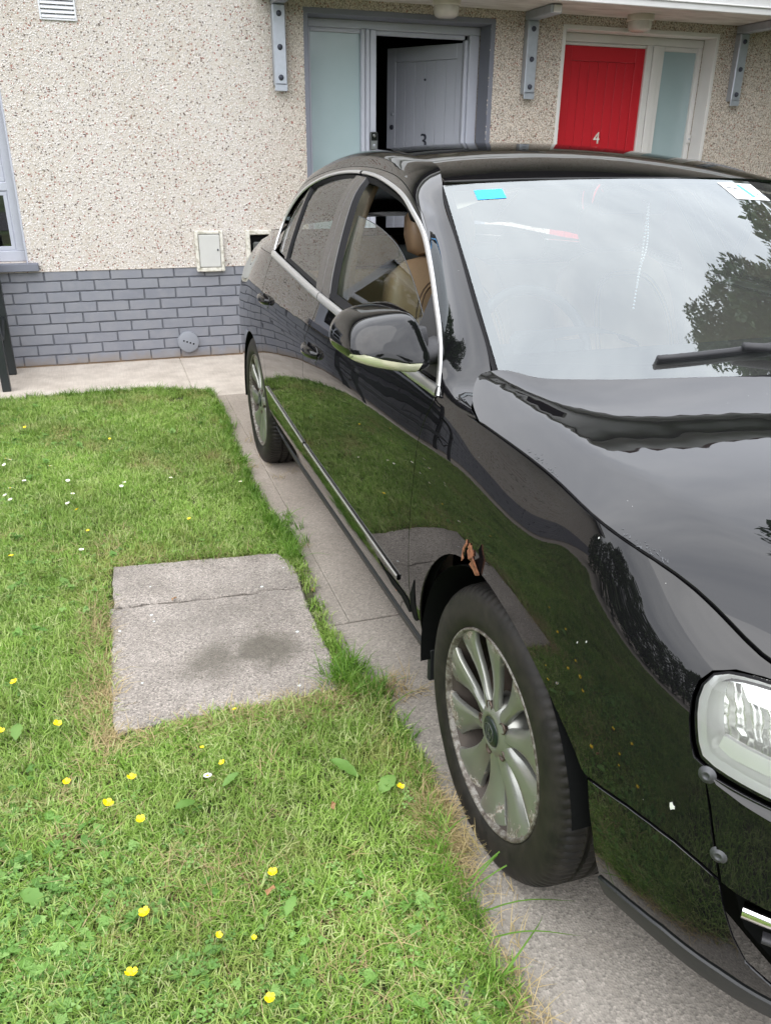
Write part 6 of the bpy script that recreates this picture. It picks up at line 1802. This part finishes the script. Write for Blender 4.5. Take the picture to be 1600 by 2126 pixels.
# flowers one can count
def petal_ring(np_, r0, r1, wd, cup, z0):
    V, F = [], []
    for j in range(np_):
        b = j*2*math.pi/np_; k = len(V)
        for u, v in ((r0, -.25), (.55, -.95), (.9, -.75), (1.0, 0), (.9, .75), (.55, .95), (r0, .25)):
            rr = r1*u; x, y = rr*math.cos(b)-v*wd*math.sin(b), rr*math.sin(b)+v*wd*math.cos(b)
            V.append((x, y, z0+cup*rr*u))
        F += [(k, k+1, k+2, k+3), (k, k+3, k+4, k+5), (k, k+5, k+6)]
    return V, F
pb_, fb_ = petal_ring(5, .1, .0125, .0062, .55, 0); me_p = mesh_of('petals', pb_, fb_, M['yellow'], True)
c_ = MB().lathe([(.0002, .0035), (.003, .003), (.0042, .0005)], 10, 'z'); me_c = mesh_of('stamens', c_.v, c_.f, M['yellowdeep'], True)
pb_, fb_ = petal_ring(18, .2, .0115, .0017, .15, 0); me_d = mesh_of('petals', pb_, fb_, M['petalwhite'], True)
c_ = MB().lathe([(.0002, .003), (.003, .0026), (.0042, .0004)], 10, 'z'); me_dc = mesh_of('disc', c_.v, c_.f, M['yellow'], True)
s_ = MB().tube([(0, 0, -.055), (.002, .001, -.03), (0, 0, 0)], .0009, 5); me_s = mesh_of('stem', s_.v, s_.f, M['stem'], True)
def flower(kind, x, y, lab, sc, tilt, h):
    o = empty(kind, (x, y, h), R3.uniform(0, 6.28), lab, kind, 'yellow buttercups in the lawn' if kind == 'buttercup' else 'white daisies in the lawn')
    o.scale = (sc, sc, sc)
    head = (('petals', me_p), ('stamens', me_c)) if kind == 'buttercup' else (('petals', me_d), ('disc', me_dc))
    ta_ = R3.uniform(0, 6.28)
    for nm, me in head+(('stem', me_s),):
        c = bpy.data.objects.new(nm, me); COL.objects.link(c); c.parent = o
        if nm != 'stem': c.rotation_euler = (tilt*math.cos(ta_), tilt*math.sin(ta_), 0)
    return o
BUT = [(.006, -1.632, 'buttercup farthest back at the left edge of the lawn', .9), (.451, -1.998, 'buttercup alone in the middle of the far lawn', .75), (.298, -2.919, 'buttercup just below the scattered daisies', .9), (.748, -3.153, 'buttercup on the lawn behind the slab, towards the car', .9),
       (.344, -3.169, 'small buttercup behind the left corner of the slab', .7), (.068, -3.308, 'buttercup at the left edge level with the back of the slab', .9), (.144, -4.174, 'buttercup left of the slab by its front half', 1.05), (.127, -4.399, 'buttercup touching the left edge of the picture below the slab', 1.1),
       (.270, -4.422, 'open buttercup just left of the front corner of the slab', 1.2), (.732, -4.493, 'tiny buttercup bud against the front edge of the slab', .6), (.298, -4.649, 'small buttercup left of the pair below the slab corner', .95), (.450, -4.693, 'twisted buttercup straight below the slab corner', 1.15),
       (.627, -4.636, 'tiny orange buttercup above the lone daisy', .6), (.669, -4.699, 'cupped buttercup right of the lone daisy', .8), (.393, -4.769, 'large open buttercup left of the middle of the near lawn', 1.3), (.464, -4.841, 'buttercup to the lower right of the large open one', 1.05),
       (.457, -5.090, 'folded buttercup in the left foreground', 1.15), (.593, -5.194, 'small buttercup low in the foreground, middle left', .7), (.426, -5.224, 'wide buttercup nearest the bottom left of the picture', 1.25), (1.068, -4.921, 'closed buttercup by the drive opposite the front wheel', 1.0),
       (.723, -5.082, 'buttercup in the middle of the foreground turf', 1.05), (.664, -5.352, 'buttercup at the bottom edge of the picture', 1.0), (.658, -5.219, 'tiny yellow bud in the bottom foreground', .55)]
for x, y, lab, sc in BUT:
    flower('buttercup', x, y-.02, lab, sc*.80, R3.uniform(.1, .5), R3.uniform(.045, .060))
DSY = [(-.048, -2.158, 'daisy at the top of the cluster by the left edge'), (-.047, -2.250, 'daisy at the bottom of the cluster by the left edge'), (-.023, -2.194, 'daisy on the right of the cluster by the left edge'), (.166, -2.336, 'daisy alone right of the left-edge cluster'), (.059, -2.486, 'daisy below the left-edge cluster'), (.257, -2.830, 'lowest daisy of the group above the buttercup'),
       (.010, -2.599, 'small daisy near the left edge, upper of a close pair'), (-.010, -2.652, 'small daisy near the left edge, lower of a close pair'), (.252, -2.540, 'upper daisy of the loose group left of centre'), (.279, -2.742, 'yellowed daisy of the loose group left of centre'), (.503, -2.643, 'daisy in the middle of the far lawn'), (.489, -2.718, 'half-open daisy just under the middle one'),
       (.713, -2.670, 'daisy right of the middle of the far lawn'), (1.016, -2.827, 'daisy close to the concrete edge by the rear wheel'), (.628, -4.736, 'lone daisy in the near lawn below the slab'), (.321, -3.341, 'daisy just behind the left corner of the slab'), (.017, -2.711, 'lowest small daisy near the left edge'), (-.096, -2.019, 'daisy cut by the left edge of the picture')]
for i, (x, y, lab) in enumerate(DSY):
    flower('daisy', x, y-.02, lab, .95 if i == 14 else R3.uniform(.7, .95), R3.uniform(.05, .5), R3.uniform(.045, .06))

# ------------------------------------------------------------------ hanging beads behind the screen
bd = empty('hanging_beads', (CAR_X+.02, CAR_Y+.93, 1.33), 0, 'white bead string hanging from the rear-view mirror inside the windscreen', 'beads')
bead = mesh_of('bead', ICV*.0042, ICF, M['beads'], True)
def strand(pts):
    c = curve(np.array(pts), 60)
    for p in c[::2]:
        o = bpy.data.objects.new('bead', bead); COL.objects.link(o); o.parent = bd; o.location = p
strand([(.0, 0, 0), (-.006, -.01, -.08), (-.012, -.018, -.16), (-.018, -.022, -.24), (-.022, -.024, -.31)]); strand([(0, 0, 0), (.004, -.008, -.07), (.002, -.014, -.14), (-.012, -.018, -.18), (-.018, -.022, -.24)])
m = MB(); m.tube([(0, .03, .01), (0, 0, 0)], .002, 5); m.build('string', M['beads'], bd)

# ------------------------------------------------------------------ trees and hedge round the gardens (seen mirrored in the car)
def leaf_cloud(n, blobs, size, rng, spray=False):
    """leaf-sized faces through the volume of several clumps"""
    V, F = [], []
    bl = np.array(blobs); wgt = bl[:, 3]**2*bl[:, 5]; wgt /= wgt.sum()
    for b in rng.choice(len(bl), n, p=wgt):
        cx, cy, cz, rx, ry, rz = bl[b]
        d = rng.normal(size=3); d /= np.linalg.norm(d); r = rng.uniform(.45, 1.0)**.6
        c = np.array([cx+d[0]*rx*r, cy+d[1]*ry*r, cz+d[2]*rz*r]); s = size*rng.uniform(.6, 1.4)
        a = rng.normal(size=3)+d*.7; a /= np.linalg.norm(a); e = np.cross(a, rng.normal(size=3)); e /= np.linalg.norm(e); k = len(V)
        if spray:
            V += [c, c+a*s*.5+e*s*.22, c+a*s, c+a*s*.5-e*s*.22]
        else:
            V += [c, c+a*s*.45+e*s*.35, c+a*s, c+a*s*.45-e*s*.35]
        F.append((k, k+1, k+2, k+3))
    return V, F
def tree(name, x, y, h, w, nb, nl, size, mat, lab, group=None, conifer=False, rng=R3):
    t_ = empty(name, (x, y, -.05), rng.uniform(0, 6.28), lab, 'tree', group)
    blobs = []
    if conifer:
        for i in range(nb):
            u = (i+.5)/nb; z = h*(.12+.86*u); rr = w*(1-u)**.75*.62+.12; a = i*2.4
            for j in range(6):
                b = a+j*1.05; q = rr*rng.uniform(.25, .90); blobs.append((q*math.cos(b), q*math.sin(b), z+rng.normal()*h*.02-.12*q, rr*.30, rr*.30, h*.034))
    else:
        for i in range(nb):
            d = rng.normal(size=3); d /= np.linalg.norm(d); r = rng.uniform(.3, .9)
            blobs.append((d[0]*w*.5*r, d[1]*w*.5*r, h*.62+d[2]*h*.30*r, w*rng.uniform(.14, .24), w*rng.uniform(.14, .24), h*rng.uniform(.08, .13)))
    m = MB(); m.tube([(0, 0, 0), (.05*w, .02*w, h*.25), (.02*w, .03*w, h*.55), (0, 0, h*(.95 if conifer else .75))], [w*.035, w*.028, w*.018, w*.006], 10); m.build('trunk', M['bark'], t_, True)
    for i in range(8):
        q = blobs[int(rng.integers(0, len(blobs)))]; z0 = q[2]*.62
        m = MB(); m.tube([(0, 0, z0), (q[0]*.5, q[1]*.5, z0+(q[2]-z0)*.6), (q[0], q[1], q[2])], [w*.012, w*.008, w*.003], 6); m.build('limb', M['bark'], t_, True)
    V, F = leaf_cloud(nl, blobs, size, rng, conifer)
    mobj('crown', V, F, mat, t_)
    return t_
tree('cypress_tree', 7.4, -4.4, 10.8, 5.2, 26, 90000, .14, M['conifer'], 'tall dark cypress standing beyond the far side of the car', None, True)
TR = [('garden_tree', -11.5, -3.5, 5.2, 4.2, 26), ('garden_tree', -10.0, -8.5, 4.4, 3.8, 22), ('garden_tree', -12.5, -13.0, 6.0, 5.0, 30), ('garden_tree', -6.5, -17.0, 5.0, 4.5, 26), ('garden_tree', 0.5, -22.5, 6.0, 5.0, 26), ('garden_tree', 9.0, -21.5, 5.5, 5.0, 26)]
for (nm, x, y, h, w, nb), lab in zip(TR, ('round garden tree nearest the house on the left', 'low bushy tree beyond the lawn on the left', 'large tree at the far left corner of the gardens', 'tree by the road left of the garden', 'tree straight across the road', 'tree across the road to the right')):
    tree(nm, x, y, h, w, nb, 5200, .22, M['tree'], lab, 'trees round the gardens')
hv, hf = leaf_cloud(26000, [(-4.3+R3.normal()*.1, -11.6+.5*i, 1.15+R3.normal()*.08, .50, .42, 1.15) for i in range(20)], .10, R3)
hd = mobj('hedge', hv, hf, M['tree']); tag(hd, 'tall dark hedge along the far side of the lawn', 'hedge')
m = MB()
for i in range(20): m.tube([(-4.3, -11.6+.5*i, -.05), (-4.3, -11.6+.5*i, 1.5)], [.04, .02], 6)
m.build('stems', M['bark'], hd)
